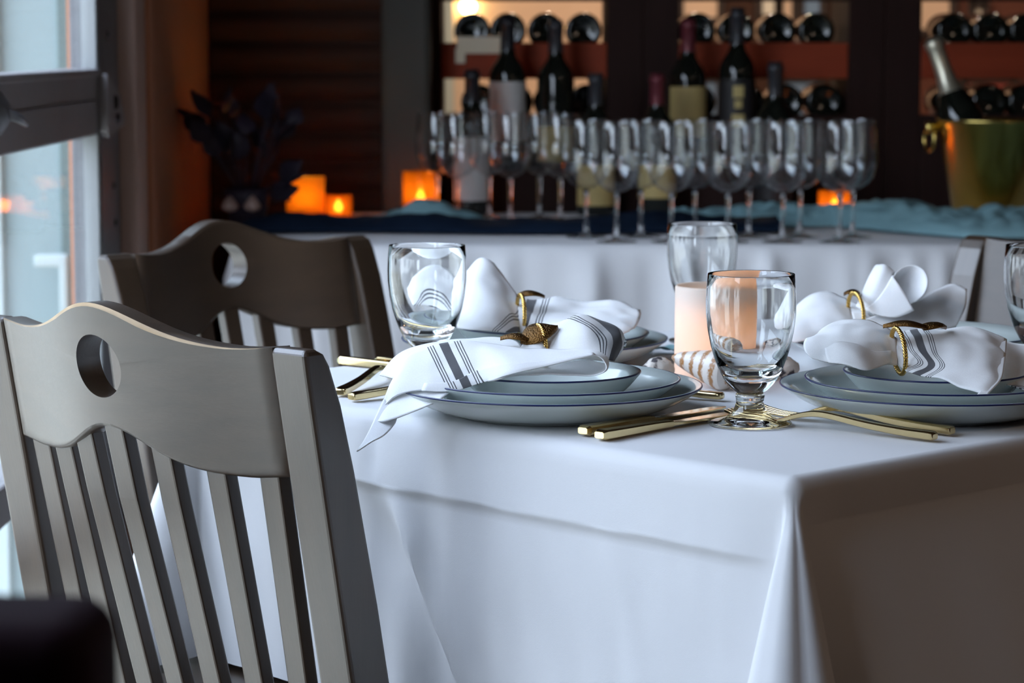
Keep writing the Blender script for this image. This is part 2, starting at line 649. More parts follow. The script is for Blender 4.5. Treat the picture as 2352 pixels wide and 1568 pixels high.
add_lathe(lt, [(0, 0.012), (0.012, 0.011), (0.022, 0.004), (0.028, 0.0), (0.028, -0.004), (0, -0.004)], 18, Matrix.Translation((-0.636, 3.20, 1.0)) @ Matrix.Rotation(PI / 2, 4, 'Y') @ Matrix.Diagonal((1, 1.5, 1, 1)))
add_tube(lt, [(-0.628, 3.20, 1.0), (-0.618, 3.23, 0.993), (-0.618, 3.275, 0.985)], [0.007, 0.006, 0.005], 8)
link('latch', lt, M['iron'], W1)
for k, (yy, zz) in enumerate(((4.08, 1.10), (4.12, 0.86), (4.13, 0.80), (4.06, 1.22))):
    lathe('screw', [(0, 0.003), (0.004, 0.002), (0.006, 0.0), (0.006, -0.002), (0, -0.002)], M['foil_grey'], W1, 10,
          mx=Matrix.Translation((-0.638, yy, zz)) @ Matrix.Rotation(PI / 2, 4, 'Y'))

pd = thing('fill_lamp', 'added warm fill lamp under a dome, out of view on the right', 'lamp', (2.1, 1.2, 2.62))  # unseen lamp added to warm and brighten the shaded cloth side
lathe('shade', [(0.02, -0.50), (0.06, -0.52), (0.16, -0.62), (0.165, -0.63), (0.155, -0.625), (0.055, -0.53), (0.02, -0.51)], M['iron'], pd, 32)
lathe('cord', [(0, 0), (0.004, 0), (0.004, -0.50), (0, -0.50)], M['iron'], pd, 8)
bm = bmesh.new()
bmesh.ops.create_uvsphere(bm, u_segments=16, v_segments=10, radius=0.035)
link('bulb', bm, M['bulb'], pd, loc=(0, 0, -0.60))
l = bpy.data.lights.new('fill_light', 'POINT')
l.energy = 13.0
l.color = (1.0, 0.74, 0.55)
l.shadow_soft_size = 0.05
lo = bpy.data.objects.new('fill_light', l)
COL.objects.link(lo)
lo.parent = pd
lo.location = (0, 0, -0.66)

# outside: pale building wing seen through the window, deck
struct(box('ground_outside', -30, -0.75, -20, 25, -0.30, -0.12, M['deck']))
nb = struct(box('wall_neighbour', -10.6, -10.0, -14, 16, -0.2, 1.7, M['neighbour']))  # unseen house opposite, made pale and low to shape window reflections
for i_ in range(8):
    box('window_opening', -10.01, -9.96, -12.5 + 3.4 * i_, -11.1 + 3.4 * i_, 0.5, 1.4, M['foil_grey'], nb)
box('roof_blocker', -11.2, -9.7, -14.2, 16.2, 1.7, 3.5, M['dark_frame'], nb)  # unseen dark slab, added to darken chair reflections of the low sky
ext = thing('porch_wing', 'pale painted building wing with upright trim boards outside the window', 'building', (-1.3, 5.0, -0.12))
ex = lambda p: (p - 1176.0) / F * 5.0 + 1.3
box('wall_face', -1.6, 0.585, 0.0, 0.15, 0, 3.0, M['white_ext'], ext)
for p0, p1, dy, mm in ((-200, 9, 0.03, 'white_trim'), (141, 165, 0.012, 'grey_ext'), (166, 199, 0.03, 'white_ext'), (200, 208, 0.008, 'grey_ext'), (209, 231, 0.045, 'white_trim'), (232, 262, 0.02, 'grey_ext')):
    box('trim_board', ex(p0), ex(p1), -dy, 0.0, 0, 3.0, M[mm], ext, 0.003)
box('handrail', ex(95), ex(172), -0.10, -0.065, 0.66 + 0.12, 0.685 + 0.12, M['white_trim'], ext, 0.006)
box('handrail_post', ex(152), ex(171), -0.10, -0.065, 0.0, 0.665 + 0.12, M['white_trim'], ext, 0.004)

# back wall of boards, post, rack wall
wb = struct(box('wall_back', -0.62, -0.165, 5.245, 5.30, 0, 2.62, M['boards']))
z = 0.36
k = 0
while z < 2.3:
    bm = bmesh.new()
    h = 0.0607
    n = 5
    prof = [(0.0, z + 0.004), (-0.012, z + 0.010), (-0.017, z + h * 0.5), (-0.012, z + h - 0.010), (0.0, z + h - 0.004)]
    a = [bm.verts.new((WX, 5.246 + y, zz)) for y, zz in prof]
    b = [bm.verts.new((-0.262, 5.246 + y, zz)) for y, zz in prof]
    for i in range(4):
        bm.faces.new((a[i], a[i + 1], b[i + 1], b[i]))
    bmesh.ops.recalc_face_normals(bm, faces=bm.faces)
    link('board', bm, M['boards'], wb, smooth=True)
    z += h
    k += 1
struct(box('trim_6', -0.262, -0.163, 5.16, 5.27, 0, 2.62, M['post'], bw=0.012))
struct(box('wall_back_upper', -0.165, 3.2, 5.30, 5.36, 1.60, 2.62, M['rackwood']))
struct(box('wall_back_lower', -0.165, 3.2, 5.30, 5.36, 0.0, 0.74, M['rackwood']))
struct(box('wall_back_right', 1.30, 3.2, 5.30, 5.36, 0.74, 1.60, M['rackwood']))

# ------------------------------------------------------------------ far room
sconce = thing('wall_sconce', 'small round glowing bulb sconce seen through the left rack bay', 'wall lamp', tuple(at(1075, 15, 8.9)))
lathe('back_plate', [(0, 0.03), (0.03, 0.03), (0.04, 0.05), (0.04, 0.08), (0, 0.08)], M['gold'], sconce, 20, mx=Matrix.Rotation(-PI / 2, 4, 'X'))
bm = bmesh.new()
bmesh.ops.create_uvsphere(bm, u_segments=16, v_segments=10, radius=0.026)
link('bulb', bm, M['bulb'], sconce)
for (x, y, z_, e, c) in ((0.3, 7.6, 2.3, 75, (1, 0.80, 0.60)), (1.7, 7.2, 2.3, 45, (1, 0.78, 0.58))):
    l = bpy.data.lights.new('pendant_glow', 'POINT')
    l.energy = e
    l.color = c
    l.shadow_soft_size = 0.08
    o = bpy.data.objects.new('pendant_glow', l)
    COL.objects.link(o)
    o.location = (x, y, z_)
d7 = struct(bpy.data.objects.new('door_1', None))
COL.objects.link(d7)
xa, xb = at(1012, 0, 8.9).x, at(1042, 0, 8.9).x
box('door_leaf', xa - 0.3, xa, 8.95, 9.0, 0, 2.1, M['white_ext'], d7)
box('door_casing', xa, xb, 8.94, 9.0, 0, 2.15, M['white_trim'], d7, 0.004)


def patch(px0, px1, py0, py1, label, m):  # painted panels standing in for windows, a lampshade and other blurred patches
    a = at(px0, py0, 8.9)
    b = at(px1, py1, 8.9)
    c = (a + b) / 2
    t = thing('blurred_patch', label, 'patch', (c.x, 8.98, min(a.z, b.z)))
    w, h = abs(b.x - a.x) / 2, abs(a.z - b.z)
    box('panel_face', -w, w, -0.01, 0.02, 0, h, m, t)
    for s in (-1, 1):
        box('frame', s * w - 0.012, s * w + 0.012, -0.02, 0.02, -0.012, h + 0.012, M['dark_frame'], t)
    for zz in (0, h):
        box('frame', -w, w, -0.02, 0.02, zz - 0.012, zz + 0.012, M['dark_frame'], t)


fx = lambda p: at(p, 0, 8.9).x
struct(box('wall_far_panel', fx(1440), fx(2065), 8.985, 9.0, 0, 2.62, M['boards']))
struct(box('wall_far_red', fx(2065), fx(2700), 8.985, 9.0, 0, 2.62, M['redpanel']))
patch(1562, 1655, -20, 48, 'blurred peach picture at the top left of the middle rack bay', M['peach'])
patch(1742, 1786, -20, 42, 'small bright white picture behind the upper middle rack bay', M['patch_white'])
patch(1790, 1826, -20, 60, 'narrow peach picture beside the small white one behind the middle bay', M['peach'])
patch(1838, 1890, -20, 60, 'small blue picture behind the upper middle rack bay', M['patch_blue'])
patch(1612, 1655, 178, 300, 'narrow blurred blue picture behind the tall gold label bottle', M['patch_blue'])
patch(1798, 1886, 178, 300, 'wider blurred blue picture behind the lower middle rack bay', M['patch_blue'])
patch(2098, 2188, -20, 75, 'pale peach picture at the top left of the right rack bay', M['peach'])
patch(2232, 2262, 10, 60, 'tiny pale picture above the bottles of the right rack bay', M['patch_white'])
patch(2215, 2335, 180, 300, 'dull red picture behind the lower right rack bay', M['patch_red'])

# ------------------------------------------------------------------ wine racks with lying bottles
RY = 5.32


def wine_bottle_profile(h=0.30, r=0.0375):
    return [(0, 0.006), (r * 0.6, 0.004), (r * 0.8, 0.0), (r * 0.96, 0.002), (r, 0.008), (r, h * 0.60), (r * 0.97, h * 0.635), (r * 0.82, h * 0.675), (r * 0.60, h * 0.71),
            (r * 0.44, h * 0.745), (r * 0.39, h * 0.79), (r * 0.37, h * 0.94), (r * 0.43, h * 0.945), (r * 0.43, h * 0.97), (r * 0.37, h * 0.975), (r * 0.37, h), (0, h)]


Zr = lambda y: at(1400, y, 5.35).z
Xr = lambda x: at(x, 200, 5.35).x
zt0, zu, zl0, zl1 = Zr(4), Zr(98), Zr(180), Zr(262)
SD = 0.014


def rack(px0, px1, ox0, ox1, label):
    x0, x1, a, b = Xr(px0), Xr(px1), Xr(ox0), Xr(ox1)
    cx = (x0 + x1) / 2
    t = thing('wine_rack', label, 'wine rack', (cx, RY, 0.0), 0, 'dark wine rack bays behind the buffet')
    x0, x1, a, b = x0 - cx, x1 - cx, a - cx, b - cx
    box('stile', x0, a, 0.0, 0.03, 0.74, 1.60, M['rackwood'], t, 0.003)
    box('stile', b, x1, 0.0, 0.03, 0.74, 1.60, M['rackwood'], t, 0.003)
    box('side_panel', a - 0.02, a, 0.03, 0.30, 0.74, 1.60, M['rackwood'], t)
    box('side_panel', b, b + 0.02, 0.03, 0.30, 0.74, 1.60, M['rackwood'], t)
    box('top_rail', a, b, 0.0, 0.03, zt0, 1.60, M['rackwood'], t, 0.003)
    box('shelf_rail', a, b, 0.0, 0.03, zl0, zu, M['redwood'], t, 0.003)
    box('shelf', a, b, 0.03, 0.30, zu - SD - 0.016, zu - SD, M['redwood'], t)
    box('lower_panel', a, b, 0.0, 0.03, 0.74, zl1, M['rackwood'], t, 0.003)
    box('shelf', a, b, 0.03, 0.30, zl1 - SD - 0.016, zl1 - SD, M['redwood'], t)
    return t


rack(985, 1474, 1015, 1392, 'left bay of the dark wine rack beside the grey post')
rack(1475, 2021, 1555, 1940, 'middle bay of the dark wine rack')
rack(2022, 2600, 2105, 2490, 'right bay of the dark wine rack behind the gold bucket')

proto = None
ORD = ['first', 'second', 'third', 'fourth', 'fifth', 'sixth', 'seventh']
for bay, row, xs in (('left', 'upper', (1085, 1167, 1253, 1340)), ('left', 'lower', (1100, 1183, 1266, 1349)), ('middle', 'upper', (1600, 1690, 1783, 1872)),
                     ('middle', 'lower', (1602, 1715, 1803, 1892)), ('right', 'upper', (2188, 2271, 2355)), ('right', 'lower', (2188, 2271, 2355))):
    for i, x in enumerate(xs):
        r = 0.0375
        zz = (zu if row == 'upper' else zl1) - SD + r + 0.001
        loc = (Xr(x), RY + 0.034, zz)
        lab = 'dark wine bottle lying end-on, %s from left in %s row of %s rack bay' % (ORD[i], row, bay)
        if proto is None:
            proto = thing('lying_wine_bottle', lab, 'wine bottle', loc, 0, 'wine bottles lying in the rack')
            lathe('bottle_body', wine_bottle_profile(0.262), M['bottle'], proto, 24)
            lathe('foil', [(0.0146, 0.20), (0.0146, 0.262), (0, 0.2635)], M['foil_black'], proto, 16)
            proto.rotation_euler = (-PI / 2, 0, 0)
        else:
            dup(proto, loc, label=lab)
ca = at(1100, 104, 5.30)
cd = thing('cream_card', 'cream folded card lying on the upper rack shelf below the first bottle end', 'card', (ca.x, RY - 0.004, zu + 0.0))
bm = bmesh.new()
add_box(bm, -0.045, 0.048, -0.006, 0.0, -0.022, 0.012)
link('card_face', bm, M['cream'], cd, smooth=False)
box('card_tab', -0.048, -0.028, -0.009, -0.003, -0.042, -0.012, M['cream'], cd)

# ------------------------------------------------------------------ buffet table
BX0, BX1, BY0, BY1 = -0.46, 1.75, on(1400, 562).y, 5.14
TZ = 0.75


def buffet_cloth():
    bm = bmesh.new()
    rr = 0.012
    path = []
    n = 260
    # perimeter of the front and both short ends
    seq = []
    for i in range(21):
        seq.append((BX0, BY1 + (BY0 - BY1) * i / 20, -1, 0))
    for i in range(1, n):
        seq.append((BX0 + (BX1 - BX0) * i / n, BY0, 0, -1))
    for i in range(21):
        seq.append((BX1, BY0 + (BY1 - BY0) * i / 20, 1, 0))
    rows = []
    zs = [(0, 0.0), (0.3, 0.004), (0.7, 0.010), (1.0, 0.025), (1.0, 0.06), (1, 0.12), (1, 0.2), (1, 0.3), (1, 0.45), (1, 0.6), (1, 0.72)]
    for i, (x, y, nx, ny) in enumerate(seq):
        s = x * 1.0 + y * 0.7
        col = []
        for q, dz in zs:
            fold = 0.5 + 0.5 * noise.noise(Vector((s * 22, 1.3, 0)))
            fold2 = noise.noise(Vector((s * 5, 7.7, dz * 0.8)))
            amp = min(1.0, dz / 0.06)
            off = rr * q + amp * (0.085 * fold ** 3 + 0.016 * fold2) + 0.01 * dz
            col.append(bm.verts.new((x + nx * off, y + ny * off, TZ - dz + (0 if q else 0))))
        rows.append(col)
    for i in range(len(rows) - 1):
        for j in range(len(zs) - 1):
            bm.faces.new((rows[i][j], rows[i + 1][j], rows[i + 1][j + 1], rows[i][j + 1]))
    bm.faces.new([r[0] for r in rows])
    bmesh.ops.recalc_face_normals(bm, faces=bm.faces)
    return bm


bt = thing('buffet_table', 'long buffet table against the back wall under a white cloth', 'table', ((BX0 + BX1) / 2, (BY0 + BY1) / 2, 0))
box('tabletop', -1.09, 1.09, -0.41, 0.41, 0.715, 0.744, M['rackwood'], bt)
for sx in (-1, 1):
    for sy in (-1, 1):
        box('leg', sx * 1.02 - 0.025, sx * 1.02 + 0.025, sy * 0.36 - 0.025, sy * 0.36 + 0.025, 0, 0.715, M['rackwood'], bt)
tag(link('buffet_cloth', buffet_cloth(), M['cloth']), 'white floor-length cloth hanging in soft pleats on the buffet table', 'tablecloth')


def runner(name, m, label, x0, x1, yf, yb, zf, thick, nx, ny, seed, rip=0.0):
    bm = bmesh.new()
    V = []
    for i in range(nx + 1):
        u = i / nx
        x = x0 + (x1 - x0) * u
        r_ = []
        for j in range(ny + 1):
            v = j / ny
            yy = yf(u) + (yb(u) - yf(u)) * v
            prof = math.sin(PI * v) ** 0.6 if 0 < v < 1 else 0
            h = zf(u) * prof * (0.62 + 0.45 * noise.noise(Vector((x * 7 + seed, v * 2.2, seed)))) + 0.004 + (0.006 + rip) * abs(noise.noise(Vector((x * 25, v * 12, seed)))) * min(1, 5 * v)
            r_.append(bm.verts.new((x, yy, TZ + max(0.002, h) + 0.0005)))
        V.append(r_)
    for i in range(nx):
        for j in range(ny):
            bm.faces.new((V[i][j], V[i + 1][j], V[i + 1][j + 1], V[i][j + 1]))
    o = link(name, bm, m)
    solid(o, 0.0015, 1)
    return tag(o, label, 'table runner')


runner('navy_runner', M['navy'], 'dark navy cloth runner bunched along the buffet top', at(560, 500, 4.6).x, at(1790, 500, 4.6).x,
       lambda u: 4.52 + 0.02 * math.sin(9 * u), lambda u: 4.665, lambda u: 0.030 + 0.012 * math.sin(14 * u) ** 2, 0.002, 160, 16, 3.1)
xl0, xl1 = at(850, 500, 4.75).x, at(1115, 500, 4.75).x
runner('teal_scarf', M['teal'], 'small mound of pale teal organza at the left of the navy runner', xl0, xl1,
       lambda u: 4.67, lambda u: 4.80, lambda u: 0.060 * math.sin(PI * min(1, max(0, u))) ** 1.2 + 0.004, 0.002, 60, 16, 8.4, 0.010)
runner('teal_scarf', M['teal'], 'long rippled teal organza scarf on the right half of the buffet', at(1555, 500, 4.6).x, 1.5,
       lambda u: 4.68 - 0.28 * min(1, max(0, (u - 0.24) * 6)), lambda u: 4.70 + 0.14 * max(0, 1 - u * 3), lambda u: 0.020 + 0.036 * min(1, u * 3.0), 0.002, 200, 24, 5.7, 0.022)

# ------------------------------------------------------------------ wine glasses on the buffet
WG = None


def wine_glass(px, y_depth, label):
    global WG
    x = at(px, 500, y_depth).x
    loc = (x, y_depth - 0.0, TZ + 0.0004)
    if WG is None:
        t = thing('wine_glass', label, 'wine glass', loc, 0, 'wine glasses on the buffet')
        H = 0.205
        bowl_o = [(0.0052, 0.084), (0.014, 0.0865), (0.026, 0.094), (0.035, 0.105), (0.0402, 0.118), (0.0422, 0.132), (0.0420, 0.150), (0.0406, 0.172), (0.0390, 0.192), (0.0374, H)]
        bowl_i = [(r - 0.0010, z_ + 0.0012) for r, z_ in reversed(bowl_o[1:-1])] + [(0, 0.0862)]
        lathe('bowl', bowl_o + [(0.0370, H + 0.0006), (0.0366, H)] + bowl_i, M['thin'], t, 36)
        lathe('stem', [(0, 0.0842), (0.0053, 0.0842), (0.0045, 0.075), (0.0038, 0.060), (0.0038, 0.030), (0.0050, 0.012), (0.0085, 0.0055), (0, 0.0055)], M['glass'], t, 16)
        lathe('foot', [(0, 0.0053), (0.012, 0.0053), (0.024, 0.0030), (0.034, 0.0018), (0.0345, 0.0008), (0.033, 0.0), (0, 0.0)], M['glass'], t, 32)
        WG = t
        return t
    return dup(WG, loc, label=label)


for i, px in enumerate((1416, 1542, 1672, 1798, 1929)):
    wine_glass(px, 4.36, 'clear wine glass, %s from left in the nearest row of the buffet glasses' % ORD[i])
for i, px in enumerate((1346, 1472, 1596, 1720, 1838, 1959)):
    wine_glass(px, 4.47, 'clear wine glass, %s from left in the middle row of the buffet glasses' % ORD[i])
for i, px in enumerate((1050, 1172, 1287)):
    wine_glass(px, 4.86, 'clear wine glass behind the navy runner, %s from left of the back left row' % ORD[i])
for i, px in enumerate((1005, 1124, 1239)):
    wine_glass(px, 4.95, 'clear wine glass in the rearmost row by the amber candle, %s from left' % ORD[i])

# ------------------------------------------------------------------ standing bottles
riser = tag(box('display_riser', Xr(1100), Xr(1800), 5.13, 5.29, TZ, TZ + 0.085, M['rackwood'], bw=0.003), 'low dark wooden riser under the taller bottles', 'riser')


def stand_bottle(px, yd, z0, h, foil, label_m, lz0, lz1, label, extra=None):
    x = at(px, 400, yd).x
    t = thing('wine_bottle', label, 'wine bottle', (x, yd, z0), R(180), 'standing wine bottles behind the glasses')
    r = 0.0375
    lathe('bottle_body', wine_bottle_profile(h, r), M['bottle'], t, 28)
    lathe('foil_capsule', [(r * 0.385 + 0.0006, h * 0.775), (r * 0.375 + 0.0006, h * 0.94), (r * 0.44, h * 0.945), (r * 0.44, h * 0.97), (r * 0.38, h * 0.977), (r * 0.37, h + 0.0008), (0, h + 0.0008)], M[foil], t, 20)
    if label_m:
        bm = bmesh.new()
        n = 16
        a = []
        for i in range(n + 1):
            th = R(90) + R(75) * (2 * i / n - 1)
            a.append([bm.verts.new(((r + 0.0005) * math.cos(th), (r + 0.0005) * math.sin(th), z_)) for z_ in (lz0, lz1)])
        for i in range(n):
            bm.faces.new((a[i][0], a[i + 1][0], a[i + 1][1], a[i][1]))
        link('paper_label', bm, M[label_m], t)
        if extra:
            bm = bmesh.new()
            for zc, hw, hh in extra[1]:
                n = 6
                a = []
                for i in range(n + 1):
                    th = R(90) + hw * (2 * i / n - 1)
                    a.append([bm.verts.new(((r + 0.0009) * math.cos(th), (r + 0.0009) * math.sin(th), z_)) for z_ in (zc - hh, zc + hh)])
                for i in range(n):
                    bm.faces.new((a[i][0], a[i + 1][0], a[i + 1][1], a[i][1]))
            link('label_emblem', bm, M[extra[0]], t)
    return t


ZR = TZ + 0.085
stand_bottle(1085, 5.06, TZ, 0.285, 'foil_black', 'label_white', 0.03, 0.155, 'short dark bottle with tall off-white label, leftmost standing bottle')
stand_bottle(1166, 5.21, ZR, 0.305, 'foil_black', 'label_white', 0.055, 0.175, 'tall dark bottle with grey-white label on the riser')
stand_bottle(1276, 5.21, ZR, 0.298, 'foil_grey', 'label_gold', 0.015, 0.085, 'tall sloping-shouldered dark bottle with grey capsule and low tan label')
stand_bottle(1368, 5.06, TZ, 0.277, 'foil_grey', 'label_gold', 0.02, 0.10, 'short bottle with grey capsule and tan label between the glass rims')
stand_bottle(1508, 5.06, TZ, 0.277, 'foil_red', 'label_gold', 0.035, 0.10, 'short bottle with dull red capsule in the middle of the glasses')
stand_bottle(1578, 5.21, ZR, 0.300, 'foil_red', 'label_gold', 0.065, 0.165, 'tall bottle with pinkish capsule and wide mustard gold label')
stand_bottle(1690, 5.21, ZR, 0.322, 'foil_grey', 'label_dark', 0.05, 0.18, 'tallest dark bottle with black label and gold emblem', ('label_gold', ((0.155, 0.28, 0.012), (0.13, 0.2, 0.008), (0.098, 0.33, 0.012))))
stand_bottle(1778, 5.06, TZ, 0.300, 'foil_grey', 'label_dark', 0.03, 0.12, 'short bottle with grey capsule, rightmost standing bottle')

# ------------------------------------------------------------------ buffet candles and foliage
def flame_mesh(h=0.018, r=0.0055):
    return add_lathe(bmesh.new(), [(0, 0), (r * 0.7, h * 0.12), (r, h * 0.32), (r * 0.75, h * 0.6), (r * 0.3, h * 0.85), (0, h)], 12)


def votive(px, yd, w, h, label, square=True, clear=False, e=0.5, flame=True, dx=0.0):
    x = at(px, 470, yd).x
    t = thing('candle_holder', label, 'candle holder', (x, yd, TZ + 0.001), R(4))
    wall = 0.004
    bm = bmesh.new()
    if square:
        o_ = w / 2
        i_ = o_ - wall
        rings = []
        for hw, z_ in ((o_, 0), (o_, h), (i_, h), (i_, wall)):
            rings.append([bm.verts.new((sx * hw, sy * hw, z_)) for sx, sy in ((-1, -1), (1, -1), (1, 1), (-1, 1))])
        for a, b in zip(rings, rings[1:]):
            for i in range(4):
                bm.faces.new((a[i], a[(i + 1) % 4], b[(i + 1) % 4], b[i]))
        bm.faces.new(rings[0])
        bm.faces.new(rings[-1])
        bmesh.ops.recalc_face_normals(bm, faces=bm.faces)
        link('holder_cup', bm, M['amber_thin'] if clear else M['amber'], t, smooth=False)
    else:
        o_ = w / 2
        add_lathe(bm, [(0, 0), (o_, 0), (o_, h), (o_ - wall, h), (o_ - wall, wall), (0, wall)], 32)
        link('holder_cup', bm, M['amber_thin'] if clear else M['amber'], t, smooth=False)
    lathe('tealight', [(0, wall + 0.0005), (w * 0.33, wall + 0.0005), (w * 0.33, h * 0.3), (w * 0.3, h * 0.28), (0, h * 0.28)], M['candle'], t, 20)
    if flame:
        fl = link('flame', flame_mesh(0.025, 0.0085), M['flame'], t, loc=(dx, 0, h * 0.30))
    l = bpy.data.lights.new('candle_glow', 'POINT')
    l.energy = e
    l.color = (1, 0.55, 0.16)
    l.shadow_soft_size = 0.008
    o = bpy.data.objects.new('candle_glow', l)
    COL.objects.link(o)
    o.parent = t
    o.location = (dx, 0, h * 0.62)
    return t


votive(702, 4.98, 0.074, 0.078, 'square glowing orange candle lantern half hidden by dark foliage', e=0.33)
votive(777, 4.93, 0.054, 0.046, 'small square amber votive with bright flame beside the orange lantern', clear=True, e=0.08)
votive(966, 5.075, 0.072, 0.085, 'round amber glass candle at the left end of the wine glasses', square=False, clear=True, e=0.07)
votive(1917, 4.93, 0.064, 0.055, 'round amber votive glowing behind the right-hand wine glasses', square=False, clear=True, e=0.08)

plant = thing('dark_foliage', 'dark purple-black leaf arrangement at the left end of the buffet', 'plant', (at(562, 500, 4.70).x, 4.74, TZ))
lathe('pot', [(0, 0), (0.032, 0), (0.042, 0.05), (0.045, 0.07), (0.041, 0.07), (0.036, 0.045), (0, 0.04)], M['leaf_dark'], plant, 24)
stems = bmesh.new()
leaf_me = None
for i in range(30):
    az = random.uniform(0, 2 * PI)
    ln = random.uniform(0.07, 0.19)
    lean = random.uniform(0.15, 0.75)
    d_ = Vector((math.cos(az) * lean, math.sin(az) * lean * 0.7, 1)).normalized()
    if i < 4:
        d_ = Vector((0.75 + 0.1 * random.random(), -0.1 + 0.02 * i, -0.05 + 0.20 * i)).normalized()
        ln = 0.050 + 0.004 * i
    base = Vector((0.01 * math.cos(az), 0.01 * math.sin(az), 0.05))
    tip = base + d_ * ln
    add_tube(stems, [base, base.lerp(tip, 0.5) + Vector((0, 0, 0.004)), tip], 0.0012, 5)
    if leaf_me is None:
        bm = bmesh.new()
        L_ = 0.045
        pr = [(0, 0.002), (0.15, 0.012), (0.35, 0.019), (0.6, 0.016), (0.85, 0.007), (1, 0.0006)]
        vs = [[bm.verts.new((s * L_, w * k_, 0.004 * math.sin(PI * s) - 0.004 * abs(k_))) for k_ in (-1, 0, 1)] for s, w in pr]
        for a, b in zip(vs, vs[1:]):
            for q in range(2):
                bm.faces.new((a[q], b[q], b[q + 1], a[q + 1]))
        lo = link('leaf', bm, M['leaf_dark'], plant)
        leaf_me = lo.data
    else:
        lo = bpy.data.objects.new('leaf', leaf_me)
        COL.objects.link(lo)
        lo.parent = plant
    lo.location = tip
    lo.rotation_mode = 'QUATERNION'
    lo.rotation_quaternion = d_.to_track_quat('X', 'Z') @ Matrix.Rotation(random.uniform(-1.2, 1.2), 3, 'X').to_quaternion() @ Matrix.Rotation(random.uniform(-0.6, 0.6), 3, 'Y').to_quaternion()
    sc_ = random.uniform(0.8, 1.35)
    lo.scale = (sc_, sc_, sc_)
link('stems', stems, M['leaf_dark'], plant)
for (px, py, lab) in ((560, 505, 'small pale shell at the foot of the dark foliage, left one'), (604, 509, 'small pale shell at the foot of the dark foliage, right one')):
    p = on(px, py + 8)
    bm = bmesh.new()
    add_lathe(bm, [(0, 0), (0.012, 0.004), (0.016, 0.011), (0.011, 0.020), (0.004, 0.028), (0, 0.031)], 14)
    tag(link('sea_shell', bm, mat('pink_shell', (0.30, 0.20, 0.17), 0.5), loc=(p.x, 4.59, TZ + 0.036)), lab, 'shell', 'small shells on the navy runner')

# ------------------------------------------------------------------ gold ice bucket with a leaning bottle
bk_ = thing('ice_bucket', 'large polished gold ice bucket at the right end of the buffet', 'ice bucket', (at(2268, 400, 4.86).x, 4.81, TZ + 0.0005))
HB = 0.192
lathe('bucket_body', [(0, 0.0), (0.066, 0.0), (0.070, 0.004), (0.105, HB - 0.004), (0.1085, HB), (0.1085, HB + 0.004), (0.1045, HB + 0.004), (0.102, HB - 0.01), (0.067, 0.008), (0, 0.008)], M['brass_bucket'], bk_, 64)
for s in (-1, 1):
    kn = lathe('handle_knob', [(0, 0), (0.006, 0), (0.007, 0.012), (0.012, 0.018), (0.012, 0.026), (0, 0.029)], M['brass_bucket'], bk_, 16,
               mx=Matrix.Translation((s * 0.100, 0, HB - 0.012)) @ Matrix.Rotation(s * PI / 2, 4, 'Y'))
    bm = bmesh.new()
    add_tube(bm, [(s * (0.120 + 0.006 * math.sin(a_)), 0.022 * math.sin(a_), HB - 0.034 + 0.022 * math.cos(a_)) for a_ in [2 * PI * i / 20 for i in range(20)]], 0.0032, 8, True)
    link('ring_pull', bm, M['brass_bucket'], kn)
cb0 = Vector((bk_.location.x - 0.012, 4.80, TZ + 0.05))
tip = at(2143, 92, 4.82)
dirb = (tip - cb0)
Lb = dirb.length
cbt = thing('champagne_bottle', 'dark champagne bottle with gold-silver foil neck leaning in the gold bucket', 'champagne bottle', tuple(cb0))
cbt.rotation_mode = 'QUATERNION'
cbt.rotation_quaternion = dirb.to_track_quat('Z', 'Y')
rb = 0.041
lathe('bottle_body', [(0, 0), (rb * 0.9, 0), (rb, 0.006), (rb, Lb * 0.50), (rb * 0.93, Lb * 0.56), (rb * 0.72, Lb * 0.63), (rb * 0.48, Lb * 0.70), (rb * 0.38, Lb * 0.78), (rb * 0.35, Lb * 0.96), (rb * 0.4, Lb * 0.965), (rb * 0.4, Lb), (0, Lb)], M['bottle'], cbt, 32)
lathe('foil', [(rb * 0.62, Lb * 0.665), (rb * 0.50, Lb * 0.70), (rb * 0.41, Lb * 0.78), (rb * 0.38, Lb * 0.94), (rb * 0.45, Lb * 0.955), (rb * 0.45, Lb * 0.985), (rb * 0.3, Lb + 0.004), (0, Lb + 0.005)], M['foil_silver'], cbt, 24)

# ------------------------------------------------------------------ the dining table
TC = Vector((0.239, 2.534, 0))
TH = 0.398          # half side of the square top
TA = R(45.0)        # edges run at 45 degrees to the view
e1 = Vector((math.cos(TA - R(2.0)), math.sin(TA - R(2.0)), 0))      # along the right-hand edge, away from the near corner
e2 = Vector((-e1.y, e1.x, 0))                                       # along the left-hand edge, away from the near corner
RZ = math.atan2(e1.y, e1.x)
dt = thing('dining_table', 'square dining table in the middle under a white cloth', 'table', (TC.x, TC.y, 0), RZ)
bev(box('tabletop', -TH + 0.012, TH - 0.012, -TH + 0.012, TH - 0.012, 0.715, 0.7435, M['wood'], dt), 0.004)
box('base_plate', -0.26, 0.26, -0.26, 0.26, 0, 0.03, M['iron'], dt, 0.01)
lathe('pedestal', [(0, 0.03), (0.05, 0.03), (0.04, 0.06), (0.04, 0.66), (0.06, 0.70), (0.06, 0.715), (0, 0.715)], M['iron'], dt, 24)


